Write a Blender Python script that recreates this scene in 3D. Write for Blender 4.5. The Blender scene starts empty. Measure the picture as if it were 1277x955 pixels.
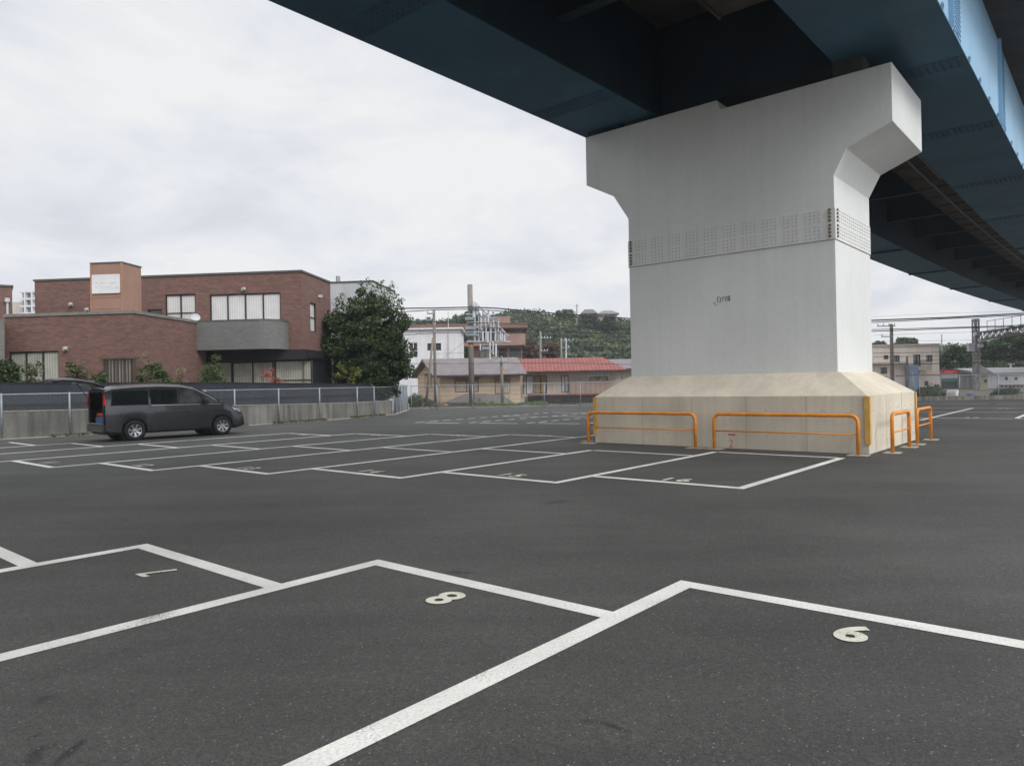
import bpy, math, random
import numpy as np
from mathutils import Vector, Matrix
random.seed(7); rng = np.random.default_rng(11)
SC = bpy.context.scene
COL = SC.collection
R = math.radians

# ------------------------------------------------------------------ camera model
F_PX, PITCH, ROLL, CAM_H = 899.82, 0.00209, -0.01964, 1.5621
PW, PH = 1277.0, 955.0
def _rot():
    R0 = np.array([[1, 0, 0], [0, 0, -1], [0, 1, 0]], float)
    c, s = math.cos(PITCH), math.sin(PITCH); Rp = np.array([[1, 0, 0], [0, c, s], [0, -s, c]])
    c, s = math.cos(ROLL), math.sin(ROLL); Rr = np.array([[c, -s, 0], [s, c, 0], [0, 0, 1]])
    return Rr @ Rp @ R0
RM = _rot()
def ray(px, py):
    return RM.T @ np.array([(px - PW/2)/F_PX, (py - PH/2)/F_PX, 1.0])
def gpt(px, py, z=0.0):                       # ground (or level z) point seen at a photo pixel
    d = ray(px, py); t = (z - CAM_H)/d[2]; return Vector((d[0]*t, d[1]*t, z))
def at(px, py, Y):                            # point seen at a photo pixel, Y metres ahead
    d = ray(px, py); t = Y/d[1]; return Vector((d[0]*t, Y, CAM_H + d[2]*t))
def onplane(px, py, n, d0):                   # vertical plane n.x = d0
    d = ray(px, py); t = d0/(d[0]*n[0] + d[1]*n[1]); return Vector((d[0]*t, d[1]*t, CAM_H + d[2]*t))
TH = -0.70632
A2 = (math.cos(TH), math.sin(TH)); B2 = (-math.sin(TH), math.cos(TH))
AV = Vector((A2[0], A2[1], 0)); BV = Vector((B2[0], B2[1], 0)); ZV = Vector((0, 0, 1))
def W(a, b, z=0.0): return AV*a + BV*b + ZV*z
def toab(p): return p.dot(AV), p.dot(BV)

cam = bpy.data.cameras.new("camera"); camo = bpy.data.objects.new("camera", cam); COL.objects.link(camo)
cam.sensor_width = 36; cam.sensor_fit = 'HORIZONTAL'; cam.lens = F_PX/PW*36; cam.clip_start = .05; cam.clip_end = 6000
m = Matrix.Identity(4)
for i in range(3):
    m[i][0] = RM[0][i]; m[i][1] = -RM[1][i]; m[i][2] = -RM[2][i]
m[2][3] = CAM_H
camo.matrix_world = m
SC.camera = camo

# ------------------------------------------------------------------ materials
def newmat(name):
    mt = bpy.data.materials.new(name); mt.use_nodes = True
    nt = mt.node_tree; return mt, nt, nt.nodes['Principled BSDF']
def mat(name, col, rough=.8, var=.12, scale=2.0, bump=0.0, bscale=30.0, metal=0.0, spec=.4, streak=0.0, fine=0.0, coat=0.0):
    mt, nt, p = newmat(name); N = nt.nodes; L = nt.links
    p.inputs['Roughness'].default_value = rough; p.inputs['Metallic'].default_value = metal
    p.inputs['Specular IOR Level'].default_value = spec; p.inputs['Coat Weight'].default_value = coat
    tc = N.new('ShaderNodeTexCoord')
    nz = N.new('ShaderNodeTexNoise'); nz.inputs['Scale'].default_value = scale; nz.inputs['Detail'].default_value = 5
    L.new(tc.outputs['Object'], nz.inputs['Vector'])
    rp = N.new('ShaderNodeMapRange'); rp.inputs[1].default_value = .3; rp.inputs[2].default_value = .7
    rp.inputs[3].default_value = 1-var; rp.inputs[4].default_value = 1+var
    L.new(nz.outputs['Fac'], rp.inputs[0]); val = rp.outputs[0]
    def mul(a, b):
        q = N.new('ShaderNodeMath'); q.operation = 'MULTIPLY'; L.new(a, q.inputs[0]); L.new(b, q.inputs[1]); return q.outputs[0]
    if streak:
        mp = N.new('ShaderNodeMapping'); mp.inputs['Scale'].default_value = (5, 5, .35); L.new(tc.outputs['Object'], mp.inputs['Vector'])
        n2 = N.new('ShaderNodeTexNoise'); n2.inputs['Scale'].default_value = 1.0; n2.inputs['Detail'].default_value = 6; L.new(mp.outputs[0], n2.inputs['Vector'])
        r2 = N.new('ShaderNodeMapRange'); r2.inputs[1].default_value = .42; r2.inputs[2].default_value = .72; r2.inputs[3].default_value = 1.0; r2.inputs[4].default_value = 1-streak
        L.new(n2.outputs['Fac'], r2.inputs[0]); val = mul(val, r2.outputs[0])
    if fine:
        n3 = N.new('ShaderNodeTexNoise'); n3.inputs['Scale'].default_value = scale*30; n3.inputs['Detail'].default_value = 3; L.new(tc.outputs['Object'], n3.inputs['Vector'])
        r3 = N.new('ShaderNodeMapRange'); r3.inputs[1].default_value = .3; r3.inputs[2].default_value = .7; r3.inputs[3].default_value = 1-fine; r3.inputs[4].default_value = 1+fine
        L.new(n3.outputs['Fac'], r3.inputs[0]); val = mul(val, r3.outputs[0])
    mx = N.new('ShaderNodeVectorMath'); mx.operation = 'SCALE'; mx.inputs[0].default_value = col
    L.new(val, mx.inputs['Scale']); L.new(mx.outputs[0], p.inputs['Base Color'])
    if bump:
        nb = N.new('ShaderNodeTexNoise'); nb.inputs['Scale'].default_value = bscale; nb.inputs['Detail'].default_value = 4; L.new(tc.outputs['Object'], nb.inputs['Vector'])
        bp = N.new('ShaderNodeBump'); bp.inputs['Strength'].default_value = bump; bp.inputs['Distance'].default_value = .02
        L.new(nb.outputs['Fac'], bp.inputs['Height']); L.new(bp.outputs[0], p.inputs['Normal'])
    return mt
def uvmat_brick(name, c1, c2, mortar, bw=.23, bh=.07, ms=.008, rough=.85, big=.25):
    mt, nt, p = newmat(name); N = nt.nodes; L = nt.links
    p.inputs['Roughness'].default_value = rough
    uv = N.new('ShaderNodeUVMap')
    br = N.new('ShaderNodeTexBrick'); br.inputs['Scale'].default_value = 1; br.inputs['Brick Width'].default_value = bw; br.inputs['Row Height'].default_value = bh
    br.inputs['Mortar Size'].default_value = ms; br.inputs['Mortar Smooth'].default_value = .3; br.inputs['Bias'].default_value = -.1
    br.inputs['Color1'].default_value = (*c1, 1); br.inputs['Color2'].default_value = (*c2, 1); br.inputs['Mortar'].default_value = (*mortar, 1)
    L.new(uv.outputs[0], br.inputs['Vector'])
    mp = N.new('ShaderNodeMapping'); mp.inputs['Scale'].default_value = (.8, 5, 1); L.new(uv.outputs[0], mp.inputs['Vector'])
    nz = N.new('ShaderNodeTexNoise'); nz.inputs['Scale'].default_value = 1.3; nz.inputs['Detail'].default_value = 8; nz.inputs['Roughness'].default_value = .7; L.new(mp.outputs[0], nz.inputs['Vector'])
    rp = N.new('ShaderNodeMapRange'); rp.inputs[1].default_value = .3; rp.inputs[2].default_value = .7; rp.inputs[3].default_value = 1-big; rp.inputs[4].default_value = 1+big
    L.new(nz.outputs['Fac'], rp.inputs[0])
    sc = N.new('ShaderNodeVectorMath'); sc.operation = 'SCALE'; L.new(br.outputs['Color'], sc.inputs[0]); L.new(rp.outputs[0], sc.inputs['Scale'])
    L.new(sc.outputs[0], p.inputs['Base Color'])
    bp = N.new('ShaderNodeBump'); bp.inputs['Strength'].default_value = .3; bp.inputs['Distance'].default_value = .01; bp.invert = True
    L.new(br.outputs['Fac'], bp.inputs['Height']); L.new(bp.outputs[0], p.inputs['Normal'])
    return mt
def leafmat(name, dark, light, scale=1.2, rough=.55):
    mt, nt, p = newmat(name); N = nt.nodes; L = nt.links
    p.inputs['Roughness'].default_value = rough; p.inputs['Specular IOR Level'].default_value = .3
    at_ = N.new('ShaderNodeAttribute'); at_.attribute_name = 'tone'
    tc = N.new('ShaderNodeTexCoord'); nz = N.new('ShaderNodeTexNoise'); nz.inputs['Scale'].default_value = scale; nz.inputs['Detail'].default_value = 3
    L.new(tc.outputs['Object'], nz.inputs['Vector'])
    ad = N.new('ShaderNodeMath'); ad.operation = 'ADD'; L.new(at_.outputs['Fac'], ad.inputs[0]); L.new(nz.outputs['Fac'], ad.inputs[1])
    mr = N.new('ShaderNodeMapRange'); mr.inputs[1].default_value = .55; mr.inputs[2].default_value = 1.4; L.new(ad.outputs[0], mr.inputs[0])
    mx = N.new('ShaderNodeMix'); mx.data_type = 'RGBA'; mx.inputs[6].default_value = (*dark, 1); mx.inputs[7].default_value = (*light, 1)
    L.new(mr.outputs[0], mx.inputs[0]); L.new(mx.outputs[2], p.inputs['Base Color'])
    tr = N.new('ShaderNodeBsdfTranslucent'); L.new(mx.outputs[2], tr.inputs['Color'])
    ms = N.new('ShaderNodeMixShader'); ms.inputs[0].default_value = .25
    L.new(p.outputs[0], ms.inputs[1]); L.new(tr.outputs[0], ms.inputs[2]); L.new(ms.outputs[0], N['Material Output'].inputs['Surface'])
    return mt
def asphalt_mat():
    mt, nt, p = newmat('asphalt'); N = nt.nodes; L = nt.links
    p.inputs['Roughness'].default_value = .82; p.inputs['Specular IOR Level'].default_value = .35
    tc = N.new('ShaderNodeTexCoord')
    def noise(scale, det=3, vec=None, rough=.5):
        n = N.new('ShaderNodeTexNoise'); n.inputs['Scale'].default_value = scale; n.inputs['Detail'].default_value = det; n.inputs['Roughness'].default_value = rough
        L.new(vec or tc.outputs['Object'], n.inputs['Vector']); return n.outputs['Fac']
    def mr(x, a, b, c, d):
        n = N.new('ShaderNodeMapRange'); n.inputs[1].default_value = a; n.inputs[2].default_value = b; n.inputs[3].default_value = c; n.inputs[4].default_value = d
        L.new(x, n.inputs[0]); return n.outputs[0]
    def mul(a, b):
        q = N.new('ShaderNodeMath'); q.operation = 'MULTIPLY'; L.new(a, q.inputs[0]); L.new(b, q.inputs[1]); return q.outputs[0]
    big = mr(noise(.35, 5, rough=.6), .3, .7, .78, 1.22)
    mp = N.new('ShaderNodeMapping'); mp.inputs['Rotation'].default_value = (0, 0, -TH); mp.inputs['Scale'].default_value = (.16, 1.5, 1); L.new(tc.outputs['Object'], mp.inputs['Vector'])
    tracks = mr(noise(.8, 6, mp.outputs[0], .65), .3, .75, .80, 1.22)
    fine = mr(noise(110, 3, rough=.75), .32, .68, .6, 1.4)
    mid = mr(noise(28, 4, rough=.7), .3, .7, .87, 1.13)
    spots = mr(noise(1.1, 6, rough=.65), .63, .74, 1.0, .72)
    vg = N.new('ShaderNodeTexVoronoi'); vg.inputs['Scale'].default_value = 95; L.new(tc.outputs['Object'], vg.inputs['Vector'])
    sg = N.new('ShaderNodeSeparateColor'); L.new(vg.outputs['Color'], sg.inputs[0])
    vh = N.new('ShaderNodeTexVoronoi'); vh.inputs['Scale'].default_value = 38; L.new(tc.outputs['Object'], vh.inputs['Vector'])
    sh = N.new('ShaderNodeSeparateColor'); L.new(vh.outputs['Color'], sh.inputs[0])
    fine = mul(mul(fine, mr(sg.outputs[1], 0, 1, .74, 1.26)), mr(sh.outputs[1], 0, 1, .92, 1.08))
    huge = mr(noise(.13, 4, rough=.55), .35, .65, .86, 1.16)
    v = mul(mul(mul(mul(mul(big, tracks), fine), mid), spots), huge)
    vo = N.new('ShaderNodeTexVoronoi'); vo.inputs['Scale'].default_value = 75; L.new(tc.outputs['Object'], vo.inputs['Vector'])
    sel = N.new('ShaderNodeSeparateColor'); L.new(vo.outputs['Color'], sel.inputs[0])
    pick = mr(sel.outputs[0], .94, .995, 0, 1)
    near = mr(vo.outputs['Distance'], .28, .45, 1, 0)
    chip = mul(pick, near)
    geo = N.new('ShaderNodeNewGeometry')
    sn = N.new('ShaderNodeTexNoise'); sn.inputs['Scale'].default_value = 14; sn.inputs['Detail'].default_value = 5; L.new(geo.outputs['Position'], sn.inputs['Vector'])
    for (x0, y0, x1, y1, wd_, dk) in ((60, 958, 106, 922, .030, .45), (40, 952, 46, 935, .04, .55), (46, 934, 66, 929, .030, .6), (50, 874, 62, 869, .05, .7), (34, 922, 52, 914, .02, .6), (748, 899, 782, 911, .022, .5), (730, 898, 748, 900, .03, .75), (560, 713, 590, 714, .05, .5),
                                      (684, 627, 706, 624, .12, .6), (20, 850, 220, 800, .16, .86), (230, 800, 560, 780, .45, .88), (905, 725, 1000, 735, .30, .9), (1000, 650, 1277, 690, .7, 1.10), (400, 660, 700, 640, .8, 1.08)):
        p_ = gpt(x0, y0); q_ = gpt(x1, y1); c_ = (p_+q_)/2; d_ = q_-p_
        mp2 = N.new('ShaderNodeMapping'); mp2.vector_type = 'TEXTURE'; mp2.inputs['Location'].default_value = c_; mp2.inputs['Rotation'].default_value = (0, 0, math.atan2(d_.y, d_.x)); mp2.inputs['Scale'].default_value = (d_.length/2+wd_, wd_, 1)
        L.new(geo.outputs['Position'], mp2.inputs['Vector'])
        ln = N.new('ShaderNodeVectorMath'); ln.operation = 'LENGTH'; L.new(mp2.outputs[0], ln.inputs[0])
        ad = N.new('ShaderNodeMath'); ad.operation = 'ADD'; L.new(ln.outputs['Value'], ad.inputs[0]); L.new(sn.outputs['Fac'], ad.inputs[1])
        v = mul(v, mr(ad.outputs[0], .95, 1.6, dk, 1.0))
    sc = N.new('ShaderNodeVectorMath'); sc.operation = 'SCALE'; sc.inputs[0].default_value = (.0535, .053, .0495); L.new(v, sc.inputs['Scale'])
    mx = N.new('ShaderNodeMix'); mx.data_type = 'RGBA'; L.new(chip, mx.inputs[0]); L.new(sc.outputs[0], mx.inputs[6]); mx.inputs[7].default_value = (.19, .19, .175, 1)
    L.new(mx.outputs[2], p.inputs['Base Color'])
    bp = N.new('ShaderNodeBump'); bp.inputs['Strength'].default_value = .55; bp.inputs['Distance'].default_value = .006
    L.new(noise(120, 3, rough=.7), bp.inputs['Height']); L.new(bp.outputs[0], p.inputs['Normal'])
    return mt
def mesh_mat():
    mt, nt, p = newmat('chain_link_wire'); N = nt.nodes; L = nt.links
    p.inputs['Base Color'].default_value = (.33, .35, .36, 1); p.inputs['Roughness'].default_value = .5; p.inputs['Metallic'].default_value = .3
    uv = N.new('ShaderNodeUVMap'); sp = N.new('ShaderNodeSeparateXYZ'); L.new(uv.outputs[0], sp.inputs[0])
    outs = []
    for op in ('ADD', 'SUBTRACT'):
        a = N.new('ShaderNodeMath'); a.operation = op; L.new(sp.outputs[0], a.inputs[0]); L.new(sp.outputs[1], a.inputs[1])
        s = N.new('ShaderNodeMath'); s.operation = 'MULTIPLY'; s.inputs[1].default_value = 1/.085; L.new(a.outputs[0], s.inputs[0])
        f = N.new('ShaderNodeMath'); f.operation = 'FRACT'; L.new(s.outputs[0], f.inputs[0])
        g = N.new('ShaderNodeMath'); g.operation = 'LESS_THAN'; g.inputs[1].default_value = .055; L.new(f.outputs[0], g.inputs[0]); outs.append(g.outputs[0])
    mxx = N.new('ShaderNodeMath'); mxx.operation = 'MAXIMUM'; L.new(outs[0], mxx.inputs[0]); L.new(outs[1], mxx.inputs[1])
    L.new(mxx.outputs[0], p.inputs['Alpha'])
    return mt
def stripe_mat(name, c1, c2, period, axis=0, rough=.5, coat=0.0, duty=.5, var=.1):
    mt, nt, p = newmat(name); N = nt.nodes; L = nt.links
    p.inputs['Roughness'].default_value = rough; p.inputs['Coat Weight'].default_value = coat; p.inputs['Coat Roughness'].default_value = .03
    uv = N.new('ShaderNodeUVMap'); sp = N.new('ShaderNodeSeparateXYZ'); L.new(uv.outputs[0], sp.inputs[0])
    s = N.new('ShaderNodeMath'); s.operation = 'MULTIPLY'; s.inputs[1].default_value = 2*math.pi/period; L.new(sp.outputs[axis], s.inputs[0])
    c = N.new('ShaderNodeMath'); c.operation = 'SINE'; L.new(s.outputs[0], c.inputs[0])
    mr = N.new('ShaderNodeMapRange'); mr.inputs[1].default_value = -1+2*(duty-.5); mr.inputs[2].default_value = 1; L.new(c.outputs[0], mr.inputs[0])
    nz = N.new('ShaderNodeTexNoise'); nz.inputs['Scale'].default_value = 1.5; L.new(uv.outputs[0], nz.inputs['Vector'])
    mx = N.new('ShaderNodeMix'); mx.data_type = 'RGBA'; mx.inputs[6].default_value = (*c1, 1); mx.inputs[7].default_value = (*c2, 1); L.new(mr.outputs[0], mx.inputs[0])
    r3 = N.new('ShaderNodeMapRange'); r3.inputs[1].default_value = .3; r3.inputs[2].default_value = .7; r3.inputs[3].default_value = 1-var; r3.inputs[4].default_value = 1+var; L.new(nz.outputs['Fac'], r3.inputs[0])
    sc = N.new('ShaderNodeVectorMath'); sc.operation = 'SCALE'; L.new(mx.outputs[2], sc.inputs[0]); L.new(r3.outputs[0], sc.inputs['Scale'])
    L.new(sc.outputs[0], p.inputs['Base Color'])
    return mt

ASPH = asphalt_mat()
GROUND = mat('railway_ballast', (.16, .145, .12), .95, .3, .8, .5, 20, fine=.35)
PAINT = mat('road_paint', (.60, .595, .56), .7, .13, 1.6, .3, 60, fine=.13)
def wear(mt, lo, hi):                            # thin worn spots where the asphalt shows through
    nt = mt.node_tree; N = nt.nodes; L = nt.links; p = N['Principled BSDF']; src = p.inputs['Base Color'].links[0].from_socket
    geo = N.new('ShaderNodeNewGeometry'); a = N.new('ShaderNodeTexNoise'); a.inputs['Scale'].default_value = 75; a.inputs['Detail'].default_value = 5; a.inputs['Roughness'].default_value = .7; L.new(geo.outputs['Position'], a.inputs['Vector'])
    b = N.new('ShaderNodeTexNoise'); b.inputs['Scale'].default_value = 1.7; b.inputs['Detail'].default_value = 4; L.new(geo.outputs['Position'], b.inputs['Vector'])
    q = N.new('ShaderNodeMath'); q.operation = 'ADD'; L.new(a.outputs['Fac'], q.inputs[0]); L.new(b.outputs['Fac'], q.inputs[1])
    m_ = N.new('ShaderNodeMapRange'); m_.inputs[1].default_value = lo; m_.inputs[2].default_value = hi; L.new(q.outputs[0], m_.inputs[0])
    x = N.new('ShaderNodeMix'); x.data_type = 'RGBA'; L.new(m_.outputs[0], x.inputs[0]); L.new(src, x.inputs[6]); x.inputs[7].default_value = (.17, .168, .16, 1); L.new(x.outputs[2], p.inputs['Base Color'])
wear(PAINT, 1.13, 1.32)
PAINTN = mat('number_paint', (.56, .54, .45), .7, .08, 6.0, .1, 90, fine=.12); wear(PAINTN, 1.1, 1.3)
CONC = mat('footing_concrete', (.56, .505, .41), .85, .13, .9, .15, 25, streak=.13, fine=.05)
CONCW = mat('wall_concrete', (.21, .20, .175), .9, .3, .7, .25, 20, streak=.65, fine=.1)
KERB = mat('kerb_concrete', (.34, .32, .27), .9, .2, 3, .2, 20, fine=.12)
PIERM = mat('pier_paint', (.64, .65, .635), .55, .06, .5, .05, 50, spec=.4, fine=.03, streak=.045)
BOLT = mat('bolt_metal', (.34, .33, .30), .6, .2, 8)
RUST = mat('rusty_bolt', (.15, .125, .08), .8, .3, 8)
BLUEF = mat('shaded_flange_blue', (.034, .112, .175), .6, .2, .5, .03, 30, streak=.1)  # girder paint darkened, the shade under the deck is put into this colour
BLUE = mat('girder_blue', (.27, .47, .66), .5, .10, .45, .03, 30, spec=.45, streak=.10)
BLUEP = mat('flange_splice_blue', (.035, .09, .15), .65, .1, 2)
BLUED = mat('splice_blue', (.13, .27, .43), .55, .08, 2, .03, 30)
BLUEI = mat('inner_steel_shade_blue', (.013, .032, .048), .7, .25, .5, .03, 30, streak=.2)  # shade of the gap between the girders, painted into the steel colour
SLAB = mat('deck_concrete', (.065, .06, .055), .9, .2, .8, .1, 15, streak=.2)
WALKM = mat('walkway_rust', (.06, .045, .035), .85, .35, 2.5)
DARKM = mat('dark_steel', (.035, .035, .035), .7, .2, 4)
ORANGE = mat('rail_orange', (.66, .23, .018), .45, .16, 5, .1, 60, spec=.45, streak=.12, fine=.08)
YELLOW = mat('guard_yellow', (.52, .32, .08), .6, .12, 6)
REDP = mat('red_marker_paint', (.50, .10, .11), .7, .25, 30)
GALV = mat('galvanised_steel', (.27, .30, .33), .5, .12, 6, metal=.35)
POLEM = mat('pole_concrete', (.19, .18, .16), .85, .12, 2.5, streak=.2)
POLED = mat('pole_weathered', (.20, .17, .145), .85, .15, 2.5, streak=.2)
CABLE = mat('cable_black', (.03, .028, .03), .7, .1, 2)
CABLEG = mat('cable_grey', (.14, .14, .15), .6, .1, 2)
BRICK = uvmat_brick('red_brick', (.178, .084, .066), (.110, .055, .046), (.14, .105, .09))
BRICKG = uvmat_brick('grey_brick', (.155, .155, .15), (.125, .125, .12), (.12, .12, .115), big=.12)
TANP = mat('tan_cladding', (.285, .168, .125), .75, .10, 1.2, streak=.12)
COPING = mat('coping_dark', (.075, .08, .072), .6, .2, 4)
BLACKP = mat('black_panel', (.013, .013, .015), .6, .15, 1.0)
NAVYP = mat('screen_sheet', (.024, .028, .038), .7, .25, .8, streak=.2)
FRAME = mat('window_frame_dark', (.018, .018, .018), .4, .1, 5)
FRAMEW = mat('window_frame_pale', (.55, .55, .53), .5, .08, 5)
CURT = stripe_mat('curtained_pane', (.52, .50, .50), (.62, .61, .60), .13, rough=.5, coat=.7, var=.06)
CURTD = stripe_mat('dim_curtained_pane', (.26, .26, .21), (.36, .36, .31), .12, rough=.5, coat=.6, var=.2)
GLASS = mat('dark_glass', (.03, .035, .035), .08, .3, .6, spec=.8)
WHITEW = mat('white_wall', (.58, .58, .60), .85, .06, 1, streak=.15)
GREYW = mat('grey_wall', (.44, .45, .47), .85, .06, 1, streak=.1)
BEIGEW = mat('beige_wall', (.44, .35, .27), .85, .1, 1, streak=.14)
CREAMW = mat('cream_wall', (.46, .42, .36), .85, .1, 1, streak=.2)
PINKW = mat('pale_pink_wall', (.74, .64, .58), .85, .07, .8, streak=.12)
BROWNW = mat('brown_wall', (.26, .17, .14), .85, .1, 1, streak=.1)
BROWNR = mat('brown_roof', (.17, .105, .08), .85, .1, .5)
SLATE = stripe_mat('grey_roof_tiles', (.13, .115, .12), (.175, .155, .16), .25, axis=1, rough=.75, var=.15)
SLATED = stripe_mat('dark_roof_tiles', (.085, .07, .066), (.12, .10, .095), .25, axis=1, rough=.8, var=.15)
REDR = stripe_mat('red_roof_tiles', (.235, .062, .05), (.13, .034, .028), .30, axis=0, rough=.6, var=.2)
RUSTR = mat('rusty_red_sheet', (.17, .055, .045), .75, .25, 1.0)
BARK = mat('bark', (.09, .07, .05), .9, .25, 6)
SOIL = mat('soil', (.11, .095, .065), .95, .25, 3, .3, 20)
HILLM = mat('hill_earth', (.035, .045, .022), .95, .3, .1)
LF_DARK = leafmat('leaf_dark', (.017, .032, .014), (.085, .13, .045), .8)
LF_MID = leafmat('leaf_mid', (.035, .06, .022), (.12, .17, .055), .8)
LF_YEL = leafmat('leaf_yellowish', (.09, .11, .02), (.26, .26, .05), .8)
LF_RED = leafmat('leaf_red', (.22, .04, .03), (.42, .12, .08), .8)
LF_OLIVE = leafmat('leaf_olive', (.06, .065, .03), (.17, .17, .09), .8)
LF_HILL = leafmat('leaf_hill', (.022, .040, .020), (.105, .130, .052), .03)
LF_RUST = leafmat('leaf_rust', (.07, .045, .025), (.17, .10, .05), .3)
LF_WEED = leafmat('leaf_weed', (.09, .15, .03), (.26, .38, .09), .8)
LF_DRY = leafmat('leaf_dry', (.14, .12, .07), (.30, .26, .16), .8)

# ------------------------------------------------------------------ mesh builder
TW = {}
class MB:
    def __init__(s): s.v = []; s.f = []
    def add(s, vs, fs):
        o = len(s.v); s.v += [tuple(x) for x in vs]; s.f += [tuple(i+o for i in f) for f in fs]; return s
    def quad(s, a, b, c, d): return s.add([a, b, c, d], [(0, 1, 2, 3)])
    def obox(s, O, U, V, Wd):
        O, U, V, Wd = map(Vector, (O, U, V, Wd))
        p = [O, O+U, O+U+V, O+V]; p += [q+Wd for q in p]
        fs = [(3, 2, 1, 0), (4, 5, 6, 7), (0, 1, 5, 4), (1, 2, 6, 5), (2, 3, 7, 6), (3, 0, 4, 7)]
        if U.cross(V).dot(Wd) < 0: fs = [f[::-1] for f in fs]
        return s.add(p, fs)
    def box(s, c, sx, sy, sz, ang=0.0):       # c = centre of the underside
        u = Vector((math.cos(ang), math.sin(ang), 0)); v = Vector((-u.y, u.x, 0))
        return s.obox(Vector(c)-u*sx/2-v*sy/2, u*sx, v*sy, ZV*sz)
    def prism(s, pts, vec):                    # planar polygon extruded
        n = len(pts); pts = [Vector(p) for p in pts]; vec = Vector(vec)
        nn = Vector((0, 0, 0))
        for i in range(n): nn += pts[i].cross(pts[(i+1) % n])
        fs = [tuple(range(n))[::-1], tuple(range(n, 2*n))] + [(i, (i+1) % n, (i+1) % n+n, i+n) for i in range(n)]
        if nn.dot(vec) < 0: fs = [f[::-1] for f in fs]
        return s.add(pts+[p+vec for p in pts], fs)
    def tube(s, pts, r, n=8, r1=None, cap=True):
        pts = [Vector(p) for p in pts]; k = len(pts); rings = []
        prev = None
        for i, p in enumerate(pts):
            if i == 0: d = pts[1]-pts[0]
            elif i == k-1: d = pts[-1]-pts[-2]
            else: d = (pts[i+1]-pts[i]).normalized()+(pts[i]-pts[i-1]).normalized()
            d.normalize()
            if prev is None:
                x = d.orthogonal().normalized()
            else:
                x = (prev-d*prev.dot(d)).normalized()
            prev = x; y = d.cross(x)
            rr = r if r1 is None else r+(r1-r)*i/(k-1)
            rings.append([p+(x*math.cos(2*math.pi*j/n)+y*math.sin(2*math.pi*j/n))*rr for j in range(n)])
        vs = [q for rg in rings for q in rg]; fs = []
        for i in range(k-1):
            for j in range(n):
                a = i*n+j; b = i*n+(j+1) % n; fs.append((a, b, b+n, a+n))
        if cap: fs += [tuple(range(n))[::-1], tuple(range((k-1)*n, k*n))]
        return s.add(vs, fs)
    def build(s, name, mt, parent=None, smooth=False, bevel=0.0, kind=None):
        me = bpy.data.meshes.new(name); V = np.array(s.v, float)
        if parent is not None: T = TW[parent.name]
        else:
            lo = V.min(0); hi = V.max(0); T = Matrix.Translation(((lo[0]+hi[0])/2, (lo[1]+hi[1])/2, lo[2]))
        Ti = np.array(T.inverted()); Vl = V @ Ti[:3, :3].T + Ti[:3, 3]
        me.from_pydata(Vl.tolist(), [], s.f)
        uv = me.uv_layers.new(name='UVMap')
        for p in me.polygons:
            n = Vector((0, 0, 0)); pl = [Vector(s.v[me.loops[l].vertex_index]) for l in p.loop_indices]
            for i in range(len(pl)): n += (pl[i]-pl[0]).cross(pl[(i+1) % len(pl)]-pl[0])
            if n.length < 1e-12: continue
            n.normalize()
            if abs(n.z) < .97:
                t = Vector((-n.y, n.x, 0)).normalized(); b = n.cross(t)
                vert = abs(n.z) < .3
                for l, q in zip(p.loop_indices, pl): uv.data[l].uv = (q.dot(t), q.z if vert else q.dot(b))
            else:
                for l, q in zip(p.loop_indices, pl): uv.data[l].uv = (q.x, q.y)
        if smooth: me.shade_smooth()
        me.materials.append(mt); o = bpy.data.objects.new(name, me); COL.objects.link(o)
        if parent is not None: o.parent = parent; TW[o.name] = TW[parent.name]
        else: o.matrix_world = T; TW[o.name] = T
        if parent is not None and parent.type == 'MESH':
            pass
        if bevel:
            bm = o.modifiers.new('bevel', 'BEVEL'); bm.width = bevel; bm.segments = 2; bm.limit_method = 'ANGLE'; bm.angle_limit = R(40)
        if kind: o['kind'] = kind
        return o
def thing(name, label, cat, loc=(0, 0, 0), rz=0.0, group=None):
    o = bpy.data.objects.new(name, None); COL.objects.link(o); o.location = loc; o.rotation_euler = (0, 0, rz); o.empty_display_size = .3
    TW[o.name] = Matrix.Translation(loc) @ Matrix.Rotation(rz, 4, 'Z')
    o['label'] = label; o['category'] = cat
    if group: o['group'] = group
    return o
def tag(o, label, cat, group=None):
    o['label'] = label; o['category'] = cat
    if group: o['group'] = group
    return o
def struct(mb, name, mt, **k): return mb.build(name, mt, kind='structure', **k)

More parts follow.
